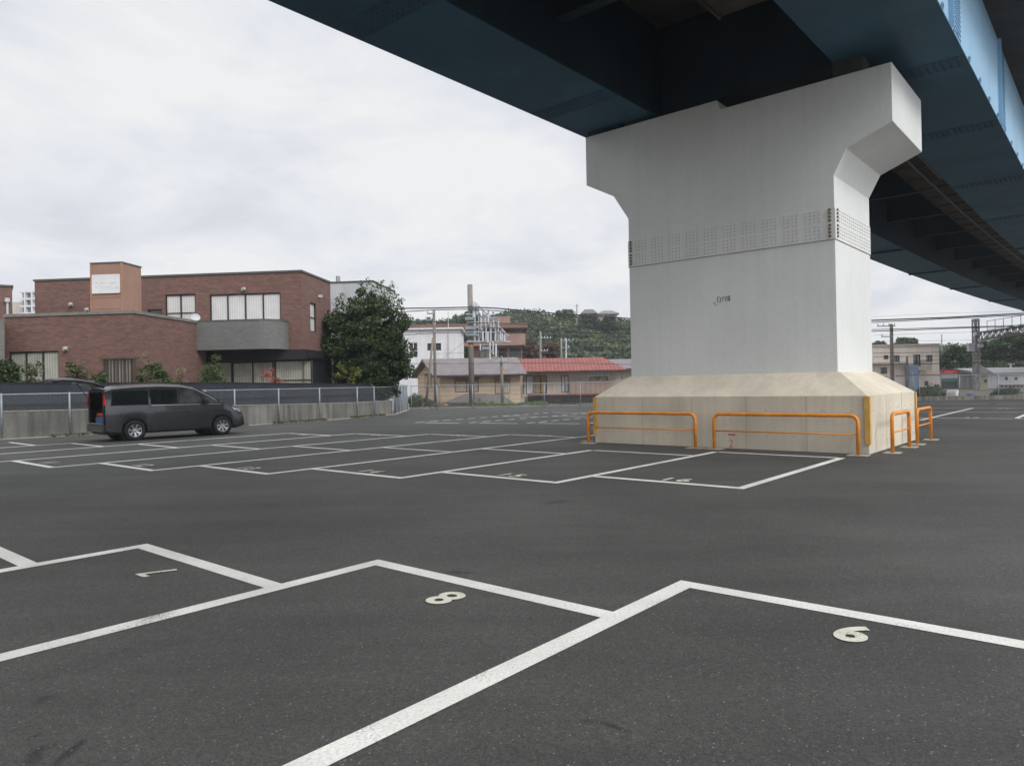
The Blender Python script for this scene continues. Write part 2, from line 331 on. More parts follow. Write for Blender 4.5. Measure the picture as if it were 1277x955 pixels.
# foliage: many small leaf faces built in numpy
def leaves(name, P, size, mt, parent=None, tone=None, flat=0.0, kind=None):
    n = len(P); P = np.asarray(P, float)
    d = rng.normal(size=(n, 3)); d[:, 2] *= (1-flat); d /= np.linalg.norm(d, axis=1)[:, None]
    e = rng.normal(size=(n, 3)); e -= d*(d*e).sum(1)[:, None]; e /= np.linalg.norm(e, axis=1)[:, None]
    f = np.cross(d, e); s = size*rng.uniform(.6, 1.4, n)[:, None]
    V = np.stack([P-e*s*.5, P+f*s*.32, P+e*s*.62, P-f*s*.32], 1).reshape(-1, 3)
    if parent is not None: T = TW[parent.name]
    else: T = Matrix.Translation((V[:, 0].mean(), V[:, 1].mean(), V[:, 2].min()))
    Ti = np.array(T.inverted()); V = V @ Ti[:3, :3].T + Ti[:3, 3]
    me = bpy.data.meshes.new(name); me.vertices.add(4*n); me.vertices.foreach_set('co', V.ravel())
    me.loops.add(4*n); me.loops.foreach_set('vertex_index', np.arange(4*n, dtype=np.int32))
    me.polygons.add(n); me.polygons.foreach_set('loop_start', np.arange(0, 4*n, 4, dtype=np.int32)); me.polygons.foreach_set('loop_total', np.full(n, 4, dtype=np.int32))
    me.update(calc_edges=True)
    at_ = me.attributes.new('tone', 'FLOAT', 'FACE')
    t = (tone if tone is not None else np.zeros(n)) + rng.uniform(0, .8, n)
    at_.data.foreach_set('value', t.astype(np.float32))
    me.materials.append(mt); o = bpy.data.objects.new(name, me); COL.objects.link(o)
    if parent is not None: o.parent = parent; TW[o.name] = TW[parent.name]
    else: o.matrix_world = T; TW[o.name] = T
    if kind: o['kind'] = kind
    return o
def clumps(c, rx, ry, rz, k, per, cr, inner=.35, jag=.18):
    """k clumps on and in an ellipsoid, per leaves each, clump radius cr"""
    u = rng.normal(size=(k, 3)); u /= np.linalg.norm(u, axis=1)[:, None]
    rad = rng.uniform(inner, 1.0, k)**.5 + rng.normal(0, jag, k)*.5
    C = u*np.array([rx, ry, rz])*rad[:, None]
    rr = cr*rng.uniform(.55, 1.25, k)
    D = rng.normal(size=(k, per, 3)); D /= np.linalg.norm(D, axis=2)[:, :, None]
    D *= (rng.uniform(.1, 1, (k, per))**.45)[:, :, None]
    D[:, :, 2] *= .75
    P = C[:, None, :] + D*rr[:, None, None]
    tone = np.repeat(rng.uniform(-.15, .15, k), per)
    return P.reshape(-1, 3)+np.array(c), tone

# ------------------------------------------------------------------ ground, lot, lines
g = MB(); g.quad((-600, -150, -.03), (600, -150, -.03), (600, 500, -.03), (-600, 500, -.03)); struct(g, 'ground', GROUND)
WALL = [(-27.5, 15.2), (-21.6, 21.4), (-19.0, 23.7), (-17.4, 25.2), (-15.0, 27.5), (-11.9, 30.8), (-10.55, 32.7), (-9.1, 34.9), (-7.95, 37.2), (-6.62, 40.4)]
GATE = (-6.95, 47.6)
BACKY = lambda x: 48.9 if x < -2 else 48.9-(x+2)*.05 if x < 12 else 48.2-(x-12)*.12
lot = [(-30, -12)] + [(-30, 12.7)] + WALL + [GATE, (-6.9, 48.9), (-2, 48.9), (12, 48.2), (23, 46.9), (60, 42.5), (60, -12)]
g = MB(); g.add([(x, y, 0) for x, y in lot], [tuple(range(len(lot)))[::-1]]); struct(g, 'parking_lot_asphalt', ASPH)

LW = .15; Z1 = .004
def strip(mb, p, q, w=LW, z=Z1, ea=.0, eb=.0):
    p = Vector(p); q = Vector(q); d = (q-p).normalized(); n = Vector((-d.y, d.x, 0))*w/2
    p = p-d*ea; q = q+d*eb
    mb.quad((p-n)+ZV*z, (q-n)+ZV*z, (q+n)+ZV*z, (p+n)+ZV*z)
h = LW/2
near = MB()
a0, b0, wN, sN = -2.69, 5.146, 2.5, .98
for k in range(-2, 8):                         # near row: depth lines carry z, fronts stop at the next line
    al = a0-k*wN; bt = b0-k*sN
    strip(near, W(al+h, bt), W(al+h, bt-5-sN))
    strip(near, W(al+LW, bt-h), W(al+wN, bt-h))
struct(near, 'near_row_bay_lines', PAINT)
far = MB()
a1, b1, wF, sF, dF = -4.195, 9.979, 2.61, .956, 4.89
for k in range(0, 9):
    ar = a1-k*wF; bf = b1-k*sF
    top = bf+dF if k == 0 else bf+sF+dF
    if k >= 3: top = bf+sF+dF+5.05+sF*0
    if k >= 7 and k > 7: top = bf+sF+dF
    strip(far, W(ar-h, bf), W(ar-h, top), w=LW*.92)
    strip(far, W(ar-LW, bf+h), W(ar-wF, bf+h))             # front of stall k
    strip(far, W(ar-LW, bf+dF), W(ar-wF, bf+dF), w=.12)      # back line
    if 2 < k < 7 or k == 2:
        strip(far, W(ar-LW, bf+dF+5.05), W(ar-wF, bf+dF+5.05), w=.13)
struct(far, 'middle_row_bay_lines', PAINT)
back = MB()
for k in range(0, 6):
    ar = -23.35+2.5*k; bf = 20.9+.75*k; tl = -.045
    b = bf
    while b < bf+9.6:
        strip(back, W(ar+tl*(b-bf), b), W(ar+tl*(b+.52-bf), b+.52), w=.17); b += .86
    for q_, u0_, u1_ in ((.08, .5, 2.35), (5.95, .1, 2.3), (10.2, .1, 2.3)):
        strip(back, W(ar+u0_+tl*q_, bf+q_), W(ar+u1_+tl*q_, bf+q_+.25), w=.15)
struct(back, 'back_row_dashed_lines', PAINT)
rt = MB()
for k in range(-2, 4):
    ar = -5.65+2.61*k; off = 0.28*k
    strip(rt, W(ar, (29 if k < 1 else 30.9)+off), W(ar, 40.6+off))
    strip(rt, W(ar+h, 30.7+off), W(ar+2.61-h, 30.95+off), w=.14)
    strip(rt, W(ar+h, 36.3+off), W(ar+2.61-h, 36.3+off), w=.13)
    strip(rt, W(ar+h, 40.55+off), W(ar+2.61-h, 40.6+off), w=.14)
for k in range(-3, 4):
    strip(rt, W(-5.65+2.61*k+.2, 46.8), W(-5.65+2.61*k+2.4, 47.1), w=.14)
struct(rt, 'far_row_bay_lines', PAINT)

def text_mesh(txt, size, off):
    cu = bpy.data.curves.new('t', 'FONT'); cu.body = txt; cu.size = size; cu.offset = off; cu.align_x = 'CENTER'; cu.align_y = 'CENTER'; cu.fill_mode = 'FRONT'
    cu.resolution_u = 6
    if hasattr(cu, 'space_character'): cu.space_character = 1.25
    o = bpy.data.objects.new('t', cu); COL.objects.link(o); bpy.context.view_layer.update()
    me = bpy.data.meshes.new_from_object(o.evaluated_get(bpy.context.evaluated_depsgraph_get())); bpy.data.objects.remove(o); bpy.data.curves.remove(cu)
    return me
def painted_number(txt, a, b, flip, label, size=.42, off=.011, sx=1.0):
    me = text_mesh(txt, size, off); me.name = 'painted_number'; me.materials.clear(); me.materials.append(PAINTN)
    o = bpy.data.objects.new('painted_number', me); COL.objects.link(o)
    p = W(a, b, .0065); o.location = p; o.rotation_euler = (0, 0, TH+(math.pi if flip else 0)); o.scale = (sx, 1, 1)
    tag(o, label, 'painted number', 'white numbers painted on the asphalt parking bays'); return o
painted_number('9', -1.3, 4.70, True, 'large white painted 9 nearest the camera, at lower right', .42, .016, .92)
painted_number('8', -3.84, 3.72, True, 'large white painted 8 in the front bay line, middle of the near row', .43, .011)
painted_number('7', -6.39, 2.75, True, 'thin white painted 7 in the near row, at left', .42, .006, .9)
desc = {16: 'white painted 16 in the bay in front of the pier footing', 15: 'white painted 15 one bay left of the 16', 14: 'white painted 14 in the middle row, third bay from the pier',
        13: 'white painted 13 in the middle row, fourth bay from the pier', 12: 'white painted 12 in the middle row, second bay from the left', 11: 'white painted 11 in the leftmost bay of the middle row'}
for i, n in enumerate((16, 15, 14, 13, 12, 11)):
    painted_number(str(n), -5.47-2.62*i, b1-sF*i+.38, False, desc[n], .46, .010)
for i, (n, d) in enumerate(((22, 'faint white number behind the middle bays, nearest the pier'), (23, 'faint white number behind the middle bays, second from the pier'), (24, 'faint white number behind the middle bays, third from the pier'), (25, 'faint white number behind the middle bays, nearest the parked van'))):
    painted_number(str(n), -13.4-2.6*i, 17.15-1.04*i, True, d, .46, .010)
painted_number('32', -4.41, 31.3, False, 'far white number right of the pier, in the nearer bay', .46, .010)
painted_number('38', -4.39, 40.25, True, 'far white number right of the pier, in the farther bay', .46, .010)

# ------------------------------------------------------------------ pier
pier = thing('bridge_pier', 'massive white painted hammerhead pier on a beige concrete footing', 'bridge pier', W(-7.35, 18))
FA0, FA1, FB0, FB1, FZ = -10.68, -4.02, 15.86, 20.10, 1.19
SA0, SA1, SB0, SB1, SZ = -9.99, -4.80, 16.58, 19.38, 1.70
g = MB()
lo = [W(FA0, FB0, -.02), W(FA1, FB0, -.02), W(FA1, FB1, -.02), W(FA0, FB1, -.02)]; mi = [p+ZV*(FZ+.02) for p in lo]
tp = [W(SA0-.04, SB0-.04, SZ), W(SA1+.04, SB0-.04, SZ), W(SA1+.04, SB1+.04, SZ), W(SA0-.04, SB1+.04, SZ)]
g.add(lo+mi+tp, [(0, 1, 5, 4), (1, 2, 6, 5), (2, 3, 7, 6), (3, 0, 4, 7), (4, 5, 9, 8), (5, 6, 10, 9), (6, 7, 11, 10), (7, 4, 8, 11), (8, 9, 10, 11)])
foot = g.build('footing', CONC, pier)
JM = mat('joint_dark', (.36, .32, .26), .9)
for i in (1, 2, 3, 4):                            # formwork joints and tie holes
    g = MB(); g.obox(W(FA0+(FA1-FA0)*i/5+.1, FB0-.002, 0), AV*.008, -BV*.002, ZV*FZ); g.build('formwork_joint', JM, pier)
for i in (1, 2):
    g = MB(); g.obox(W(FA1+.002, FB0+(FB1-FB0)*i/3, 0), BV*.008, AV*.002, ZV*FZ); g.build('formwork_joint', JM, pier)
for z in (.32, .88):
    for c, d in [(W(FA0+.35+i*.6, FB0-.003, z), -BV) for i in range(11)]+[(W(FA1+.003, FB0+.4+i*.68, z), AV) for i in range(6)]:
        g = MB(); g.tube([c, c+d*.004], .014, 8); g.build('tie_hole', JM, pier)
prof = [(SA0, SZ-.05), (SA0, 5.88), (-10.43, 6.56), (-11.30, 7.02), (-11.30, 8.34), (-7.46, 8.34), (-7.37, 8.10), (-3.62, 8.10), (-3.62, 6.87), (-4.53, 6.50), (SA1, 5.98), (SA1, SZ-.05)]
g = MB(); g.prism([W(a, SB0, z) for a, z in prof], BV*(SB1-SB0)); g.build('column_and_crosshead', PIERM, pier, bevel=.012)
g = MB()                                        # steel strap band (slightly proud)
bt0, bt1 = 4.60, 5.28
g.prism([W(SA0-.012, SB0-.012, bt0), W(SA1+.012, SB0-.012, bt0), W(SA1+.012, SB1+.012, bt0), W(SA0-.012, SB1+.012, bt0)], ZV*(bt1-bt0)); g.build('strap_band', PIERM, pier)
g = MB(); g.prism([W(SA0-.016, SB0-.016, bt0-.012), W(SA1+.016, SB0-.016, bt0-.012), W(SA1+.016, SB1+.016, bt0-.012), W(SA0-.016, SB1+.016, bt0-.012)], ZV*.010); g.build('band_edge', mat('band_edge_brown', (.22, .17, .15), .8), pier)
g = MB(); gr = MB()
zr = [bt0+.07+i*.078+(.03 if i > 3 else 0) for i in range(8)]
span = SA1-SA0
for gi in range(10):
    for c in range(4):
        a = SA0+.22+gi*(span-.35)/10+c*.095
        for z in zr:
            p = W(a, SB0-.012, z); g.tube([p, p-BV*.013], .0135, 6)
for c in range(17):
    b = SB0+.30+c*.15
    for z in zr:
        p = W(SA1+.012, b, z); g.tube([p, p+AV*.013], .0135, 6)
for z in zr:
    for p, d in ((W(SA0+.07, SB0-.012, z), -BV), (W(SA1-.10, SB0-.012, z), -BV), (W(SA1+.012, SB0+.12, z), AV)):
        gr = MB(); gr.tube([p, p+d*.03], .030, 8); gr.build('corner_bolt', RUST, pier)
bo = g.build('bolt_head', BOLT, pier, kind='stuff')
for nm, a, b in (('corner_guard', FA1, FB0), ('corner_guard', FA0, FB0), ('corner_guard', FA1, FB1)):
    g = MB(); da = 1 if a == FA0 else -1; db = 1 if b == FB0 else -1
    o = .035
    pts = [W(a-da*o, b-db*o, .2), W(a+da*.07, b-db*o, .2), W(a+da*.07, b-db*.003, .2), W(a-da*.003, b-db*.003, .2), W(a-da*.003, b+db*.07, .2), W(a-da*o, b+db*.07, .2)]
    g.prism(pts, ZV*.98); g.build(nm, YELLOW, pier)
# red survey marks on the footing face
def face_text(txt, size, off, a, b, z, mt, parent, name, squash=1.0):
    me = text_mesh(txt, size, off); me.name = name; me.materials.clear(); me.materials.append(mt)
    o = bpy.data.objects.new(name, me); COL.objects.link(o); o.parent = parent
    X = AV; Y = ZV; Zc = X.cross(Y)
    mw = Matrix(((X.x*squash, Y.x, Zc.x, 0), (X.y*squash, Y.y, Zc.y, 0), (0, Y.z, Zc.z, 0), (0, 0, 0, 1)))
    o.matrix_local = TW[parent.name].inverted() @ Matrix.Translation(W(a, b, z)) @ mw
p2 = onplane(912, 556, B2, FB0); ar_, _ = toab(p2)
g = MB()
for (x0, y0, x1, y1) in ((908, 541.0, 917, 542.6), (908, 559.3, 918, 561.2)):
    g = MB(); q0 = onplane(x0, y1, B2, FB0); q1 = onplane(x1, y0, B2, FB0); a_0 = toab(q0)[0]; a_1 = toab(q1)[0]
    g.obox(W(a_0, FB0-.004, q0.z), AV*(a_1-a_0), BV*.002, ZV*(q1.z-q0.z)); g.build('red_level_mark', REDP, pier)
face_text('2', .25, -.004, ar_, FB0-.005, onplane(912, 553.5, B2, FB0).z, REDP, pier, 'red_painted_two')
g = MB(); rs = random.Random(3)                 # illegible dark scribble on the column face
c0 = onplane(894, 377, B2, SB0-.004)
for i, (px, y0, y1) in enumerate(((894.5, 370, 377), (896, 370, 370.8), (896, 376, 376.8), (898.2, 371, 377), (900.5, 370, 376), (902.3, 370, 372), (904.2, 369.5, 375.5), (906.4, 369, 375.3), (908.2, 369, 375.5), (909.4, 368.5, 375.8), (890.2, 377, 379), (892, 379.5, 381.2))):
    w_ = .9 if i < 9 else 1.4
    if y1-y0 < 1: w_ = 2.4
    q0 = onplane(px, y1, B2, SB0); q1 = onplane(px+w_*.7, y0, B2, SB0); g.obox(W(toab(q0)[0], SB0-.004, q0.z), AV*(toab(q1)[0]-toab(q0)[0]), BV*.002, ZV*(q1.z-q0.z))
g.build('pencil_scribble', mat('scribble_grey', (.13, .12, .10), .8, .4, 30), pier)
for a in (-10.95, -9.8, -4.5):                     # bearings on the crosshead
    for b in (16.95, 18.7):
        zt = 8.10 if a > -7.4 else 8.34
        g = MB(); g.obox(W(a-.3, b-.3, zt), AV*.6, BV*.6, ZV*(8.455-zt)); g.build('bearing', DARKM, pier)

# ------------------------------------------------------------------ viaduct deck
def off(b): return 7.0e-4*(b-30)**2 if b > 30 else 0.0
BS = [-45, -30, -20, -10, 0, 5, 10, 15, 20, 25, 30] + [30+4*i for i in range(1, 33)]
deck = thing('elevated_road_deck', 'long steel elevated road deck with blue box girders crossing overhead', 'elevated road', W(-7, 18, 8.45))
def sweep(mb, sec, bs=BS):                      # sec: closed (a,z) polygon; swept along the road
    n = len(sec); vs = []; fs = []
    for b in bs:
        o = off(b); vs += [W(a+o, b, z) for a, z in sec]
    for i in range(len(bs)-1):
        for j in range(n):
            p = i*n+j; q = i*n+(j+1) % n; fs.append((p, q, q+n, p+n))
    fs += [tuple(range(n))[::-1], tuple(range((len(bs)-1)*n, len(bs)*n))]
    mb.add(vs, fs); return mb
def rng_b(b0_, b1_): return [b0_] + [b for b in BS if b0_+.5 < b < b1_-.5] + [b1_]
sec_r = lambda a0_, a1_, z0, z1: [(a0_, z0), (a1_, z0), (a1_, z1), (a0_, z1)]
GZ = 8.46
for a0_, a1_ in ((-11.50, -9.22), (-4.80, -2.55)):
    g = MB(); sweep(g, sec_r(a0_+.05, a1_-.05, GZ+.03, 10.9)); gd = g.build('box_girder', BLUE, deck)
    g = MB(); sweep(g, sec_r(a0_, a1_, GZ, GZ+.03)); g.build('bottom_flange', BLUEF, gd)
    for b in ((2.3, 8.4, 14.4, 22.5, 32, 43.5, 54.3, 66, 80, 95, 110) if a0_ < -10 else (1, 7, 11.5, 18.2, 23.4, 30.5, 38, 48, 58, 70)):
        sp = MB(); sweep(sp, [(a0_+.03, GZ-.012), (a1_-.03, GZ-.012), (a1_-.03, GZ-.0005), (a0_+.03, GZ-.0005)], [b, b+.62])
        o = off(b)
        for i in range(14):
            for j in range(5):
                p = W(a0_+.18+i*(a1_-a0_-.36)/13+o, b+.07+j*.12, GZ-.012); sp.tube([p, p-ZV*.022], .017, 6)
        if b > 40: sp.obox(W(a0_+.02+o, b-.1, GZ-.10), AV*(a1_-a0_-.04), BV*.14, ZV*.085)
        sp.build('splice_plate', BLUEP, gd)
    if a0_ > -6:
        for b in (3, 9.5, 17.2, 24.6, 33, 42, 52, 63):
            o = off(b); ws = MB()
            ws.obox(W(a1_-.048+o, b, GZ+.08), AV*.016, BV*.75, ZV*2.3)
            for i in range(22):
                for j in range(6):
                    p = W(a1_-.032+o, b+.08+j*.118, GZ+.18+i*.1); ws.tube([p, p+AV*.016], .016, 6)
            ws.build('web_splice', BLUED, gd); ws = MB(); ws.obox(W(a1_-.048+o, b-.5, GZ+.04), AV*.09, BV*.02, ZV*2.38); ws.build('web_stiffener', BLUE, gd)
        for i in range(26):
            b = 2+i*1.55; o = off(b); c = W(a1_-.04+o, b, GZ+.13)
            lug = MB(); lug.tube([c+BV*-.05, c+BV*-.05+AV*.012+ZV*.08, c+ZV*.12+AV*.012, c+BV*.06+ZV*.07+AV*.012, c+BV*.05], .016, 6)
            lug.build('lifting_lug', BLUED, gd)
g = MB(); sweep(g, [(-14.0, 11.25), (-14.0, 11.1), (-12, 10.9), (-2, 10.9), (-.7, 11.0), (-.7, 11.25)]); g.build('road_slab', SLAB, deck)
g = MB(); sweep(g, sec_r(-14.0, -13.7, 11.252, 12.1)); sweep(g, sec_r(-1.0, -.7, 11.252, 12.1)); g.build('parapet', SLAB, deck)
for b in [-4+5.55*i for i in range(0, 24)]:
    if 15.4 < b < 20.5: continue
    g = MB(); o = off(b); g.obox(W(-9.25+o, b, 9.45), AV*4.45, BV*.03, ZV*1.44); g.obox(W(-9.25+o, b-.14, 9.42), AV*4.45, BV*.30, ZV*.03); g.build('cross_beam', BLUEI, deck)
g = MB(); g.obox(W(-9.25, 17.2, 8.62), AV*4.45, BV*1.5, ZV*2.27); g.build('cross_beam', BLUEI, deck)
g = MB(); sweep(g, sec_r(-9.268, -9.255, GZ+.05, 10.88)); sweep(g, sec_r(-4.765, -4.752, GZ+.05, 10.88)); g.build('inner_web_shade_sheet', BLUEI, deck)  # dark sheets over the girders' inner sides, their colour stands in for shade
g = MB()                                        # inspection walkway hung along the right girder
for r0, r1 in ((-45, 14.2), (20.9, 150)):
    bb = rng_b(r0, r1)
    sweep(g, sec_r(-6.25, -5.15, 9.05, 9.10), bb); sweep(g, sec_r(-6.30, -6.24, 9.0, 9.2), bb); sweep(g, sec_r(-5.14, -5.08, 9.0, 9.2), bb)
    b = r0+.5
    while b < min(r1, 90):
        o = off(b); g.obox(W(-6.35+o, b, 8.96), AV*1.55, BV*.07, ZV*.05); g.obox(W(-6.30+o, b, 9.2), AV*.05, BV*.05, ZV*1.72); b += 1.85
g.build('inspection_walkway', WALKM, deck)
g = MB(); g.tube([W(-5.6+off(b), b, 8.93) for b in rng_b(21, 120)], .035, 6); g.tube([W(-5.0, b, 8.7) for b in (21, 30)], .05, 6); g.build('conduit', CABLEG, deck)
g = MB(); g.tube([W(-4.2, 19.2, 8.45), W(-4.1, 19.62, 8.2), W(-4.02, 19.62, 6.95)], .035, 8); g.build('drain_pipe', GALV, deck)

# ------------------------------------------------------------------ orange guard rails
def guard_rail(p, q, label, h=.80):
    p = Vector(p); q = Vector(q); mid = (p+q)/2; d = (q-p); Ln = d.length; d.normalize(); r = .14
    t = thing('guard_rail', label, 'guard rail', mid, math.atan2(d.y, d.x), 'orange tubular guard rails round the pier footing')
    pts = [p, p+ZV*(h-r)]
    for i in range(1, 7):
        a = math.pi/2*i/6; pts.append(p+ZV*(h-r)+d*(r-r*math.cos(a))+ZV*r*math.sin(a))
    for i in range(0, 7):
        a = math.pi/2*i/6; pts.append(q-d*r+ZV*(h-r)+d*r*math.sin(a)+ZV*r*math.cos(a))
    pts.append(q)
    g = MB(); g.tube(pts, .038, 14); g.build('hoop', ORANGE, t, smooth=True)
    g = MB(); g.tube([p+ZV*.42, q+ZV*.42], .016, 10); g.build('mid_bar', ORANGE, t, smooth=True)
    for s in (p, q):
        g = MB(); n = Vector((-d.y, d.x, 0)); g.obox(s-d*.19-n*.15+ZV*.001, d*.38, n*.30, ZV*.012); g.build('base_pad', KERB, t)
RB = 15.50
def ra(px): return toab(onplane(px, 540, B2, RB))[0]
guard_rail(W(ra(733.5), RB), W(ra(867), RB), 'long orange guard rail in front of the footing, left of the red mark')
guard_rail(W(ra(890.5), RB), W(ra(1070), RB), 'long orange guard rail in front of the footing, beside bay 16')
guard_rail(W(-3.70, 16.35), W(-3.70, 17.85), 'short orange guard rail on the right side of the footing, nearer one')
guard_rail(W(-3.70, 18.65), W(-3.70, 20.15), 'short orange guard rail on the right side of the footing, farther one')
guard_rail(W(-11.02, 16.05), W(-11.02, 17.9), 'orange guard rail seen end on at the left side of the footing')

# ------------------------------------------------------------------ concrete wall, kerb, chain link fences
def offset_poly(P, d):
    out = []
    for i, p in enumerate(P):
        a = Vector(P[max(i-1, 0)]); b = Vector(P[min(i+1, len(P)-1)]); t = (b-a).normalized(); out.append(Vector(p)+Vector((-t.y, t.x))*d)
    return out
def ribbon(mb, P, d0, d1, z0, z1):
    Pa = offset_poly(P, d0); Pb = offset_poly(P, d1)
    for zf in (z0, z1): pass
    vs = []
    n = len(P)
    for i in range(n):
        vs += [(*Pa[i], z0[i]), (*Pa[i], z1[i]), (*Pb[i], z1[i]), (*Pb[i], z0[i])]
    fs = []
    for i in range(n-1):
        a = i*4; b = a+4
        for j in range(4): fs.append((a+j, b+j, b+(j+1) % 4, a+(j+1) % 4)[::-1])
    fs += [(0, 1, 2, 3), tuple(4*(n-1)+k for k in (3, 2, 1, 0))]
    mb.add(vs, fs)
n = len(WALL); hz = [.95-.18*min(1, max(0, (i-3)/5)) for i in range(n)]
def dens(P, st=1.0):
    out = []
    for i in range(len(P)-1):
        a = Vector(P[i]); b = Vector(P[i+1]); k = max(1, int((b-a).length/st))
        out += [tuple(a+(b-a)*j/k) for j in range(k)]
    return out+[P[-1]]
rw = thing('retaining_wall', 'low stained grey concrete wall along the left edge of the parking lot', 'wall', (*WALL[5], 0))
g = MB(); ribbon(g, WALL, .12, .32, [-.05]*n, hz); g.build('wall_face', CONCW, rw)
g = MB(); ribbon(g, WALL, .10, .34, [z+.002 for z in hz], [z+.035 for z in hz]); g.build('coping', KERB, rw)
g = MB(); ribbon(g, WALL+[GATE], -.10, .115, [-.05]*(n+1), [.03]*(n+1)); struct(g, 'kerb', KERB)
g = MB(); ribbon(g, WALL, .33, 1.6, [-.05]*n, [z-.25 for z in hz]); struct(g, 'garden_soil', SOIL)
sc = thing('black_screen_fence', 'long black sheet screen fence standing behind the concrete wall', 'fence', (*WALL[4], 0))
g = MB(); zt = [1.96-.22*min(1, max(0, (i-3)/5)) for i in range(n)]; ribbon(g, WALL, .55, .60, [.3]*n, zt); g.build('panel', NAVYP, sc)
g = MB(); ribbon(g, WALL, .53, .62, [z-.02 for z in zt], [z+.03 for z in zt]); ribbon(g, WALL, .525, .549, [1.15]*n, [1.21]*n); g.build('rail', BLACKP, sc)

WIRE = mesh_mat()
def chain_fence(label, P, hgt, step=2.4, posts=None, loc=None, r=.032, twobar=False):
    t = thing('chain_link_fence', label, 'fence', (*P[len(P)//2], 0), 0)
    ns = len(P)
    g = MB()
    for i in range(ns-1):
        a, b = P[i], P[i+1]; g.quad((*a, .04), (*b, .04), (*b, hgt-.02), (*a, hgt-.02))
    g.build('wire_mesh', WIRE, t)
    g = MB(); g.tube([(*p, hgt) for p in P], .020, 8); g.build('top_rail', GALV, t)
    if twobar:
        g = MB(); g.tube([(*p, .10) for p in P], .018, 8); g.build('bottom_rail', GALV, t)
    if posts is None:
        posts = []; acc = 0
        for i in range(ns-1):
            a = Vector(P[i]); b = Vector(P[i+1]); L_ = (b-a).length
            while acc < L_: posts.append(tuple(a+(b-a)*acc/L_)); acc += step
            acc -= L_
    for x, y in posts:
        g = MB(); g.tube([(x, y, 0), (x, y, hgt+.04)], r, 10); g.build('post', GALV, t, smooth=True)
    return t
def on_wall(px):                                # wall-foot point at a photo column
    d = ray(px, 520)
    for i in range(len(WALL)-1):
        a, b = WALL[i], WALL[i+1]
        ca = a[0]*d[1]-a[1]*d[0]; cb = b[0]*d[1]-b[1]*d[0]
        if ca*cb <= 0: s = ca/(ca-cb); return (a[0]+(b[0]-a[0])*s, a[1]+(b[1]-a[1])*s)
chain_fence('galvanised chain link fence along the concrete wall behind the parked van', WALL, 1.56,
            posts=[WALL[0], WALL[1]]+[on_wall(x) for x in (2, 87, 152, 212, 256, 293, 348, 399, 446, 467)]+[(-6.62, 40.4), (-6.66, 41.1)])
gt = [(-6.66, 41.1), (-6.72, 42.7), (-6.80, 44.3), (-6.88, 46.0), (-6.95, 47.7)]
t = chain_fence('grey slatted fence panel turning back at the corner of the lot', gt, 1.64, posts=gt, r=.05)
g = MB()
for i in range(22):
    y = 41.3+i*.29; g.tube([(-6.66-(y-41.1)*.044, y, .1), (-6.66-(y-41.1)*.044, y, 1.6)], .02, 6)
g.build('slat', GALV, t)
P_ = [(-6.9, 48.9), (-2, 48.9), (12, 48.2)]
def on_back(px):
    d = ray(px, 500)
    for i in range(400):
        y = 49.5-i*.02
        if abs(BACKY(d[0]/d[1]*y)-y) < .03: return (d[0]/d[1]*y, y)
chain_fence('galvanised chain link fence across the back of the lot, by the railway', P_, 1.60, posts=[on_back(x) for x in (513, 545, 589.5, 635, 679, 724, 768, 812)], twobar=True)
P_ = [(12.4, 48.15), (23, 46.9), (60, 42.5)]
chain_fence('galvanised chain link fence beyond the pier at right', P_, 1.60, posts=[on_back(x) for x in (862, 930, 1000, 1070, 1147, 1197, 1245, 1290)], twobar=True)
g = MB(); Q = [(-6.9, 49.0), (-2, 49.0), (12, 48.3), (23, 47.0), (60, 42.6)]; ribbon(g, Q, -.04, .10, [-.05]*5, [.10]*5); struct(g, 'back_kerb', KERB)
g = MB(); Q2 = [(12.6, 48.35), (23, 47.1), (60, 42.7)]; ribbon(g, Q2, -.35, -.12, [-.05]*3, [.27]*3); tag(g.build('low_wall', CONCW), 'low grey concrete wall under the fence beyond the pier', 'wall')

# ------------------------------------------------------------------ building helpers
class Facade:
    def __init__(s, O, ang):                     # O: (x,y) on the plane; ang: heading of u (viewer's left to right)
        s.O = Vector((O[0], O[1], 0)); s.u = Vector((math.cos(ang), math.sin(ang), 0)); s.n = Vector((s.u.y, -s.u.x, 0))
    def px(s, px, py):
        p = onplane(px, py, (s.n.x, s.n.y), s.O.dot(s.n)); return ((p-s.O).dot(s.u), p.z)
    def P(s, u, z, d=0.0): return s.O+s.u*u+ZV*z+s.n*d
    def rect(s, x0, y0, x1, y1):                 # photo rectangle -> (u0,u1,z0,z1)
        ua, _ = s.px(x0, (y0+y1)/2); ub, _ = s.px(x1, (y0+y1)/2); xm = (x0+x1)/2
        _, za = s.px(xm, y1); _, zb = s.px(xm, y0); return (ua, ub, za, zb)
def wallsheet(mb, F, u0, u1, z0, z1, holes=(), rev=.14):
    us = sorted({u0, u1, *[min(max(h_[i], u0), u1) for h_ in holes for i in (0, 1)]}); zs = sorted({z0, z1, *[min(max(h_[i], z0), z1) for h_ in holes for i in (2, 3)]})
    for i in range(len(us)-1):
        for j in range(len(zs)-1):
            uc = (us[i]+us[i+1])/2; zc = (zs[j]+zs[j+1])/2
            if any(h_[0] < uc < h_[1] and h_[2] < zc < h_[3] for h_ in holes): continue
            mb.quad(F.P(us[i], zs[j]), F.P(us[i+1], zs[j]), F.P(us[i+1], zs[j+1]), F.P(us[i], zs[j+1]))
    for h_ in holes:
        a, b, c, d = h_
        for (p, q) in (((a, c), (b, c)), ((b, c), (b, d)), ((b, d), (a, d)), ((a, d), (a, c))):
            mb.quad(F.P(*p), F.P(*q), F.P(*q, -rev), F.P(*p, -rev))
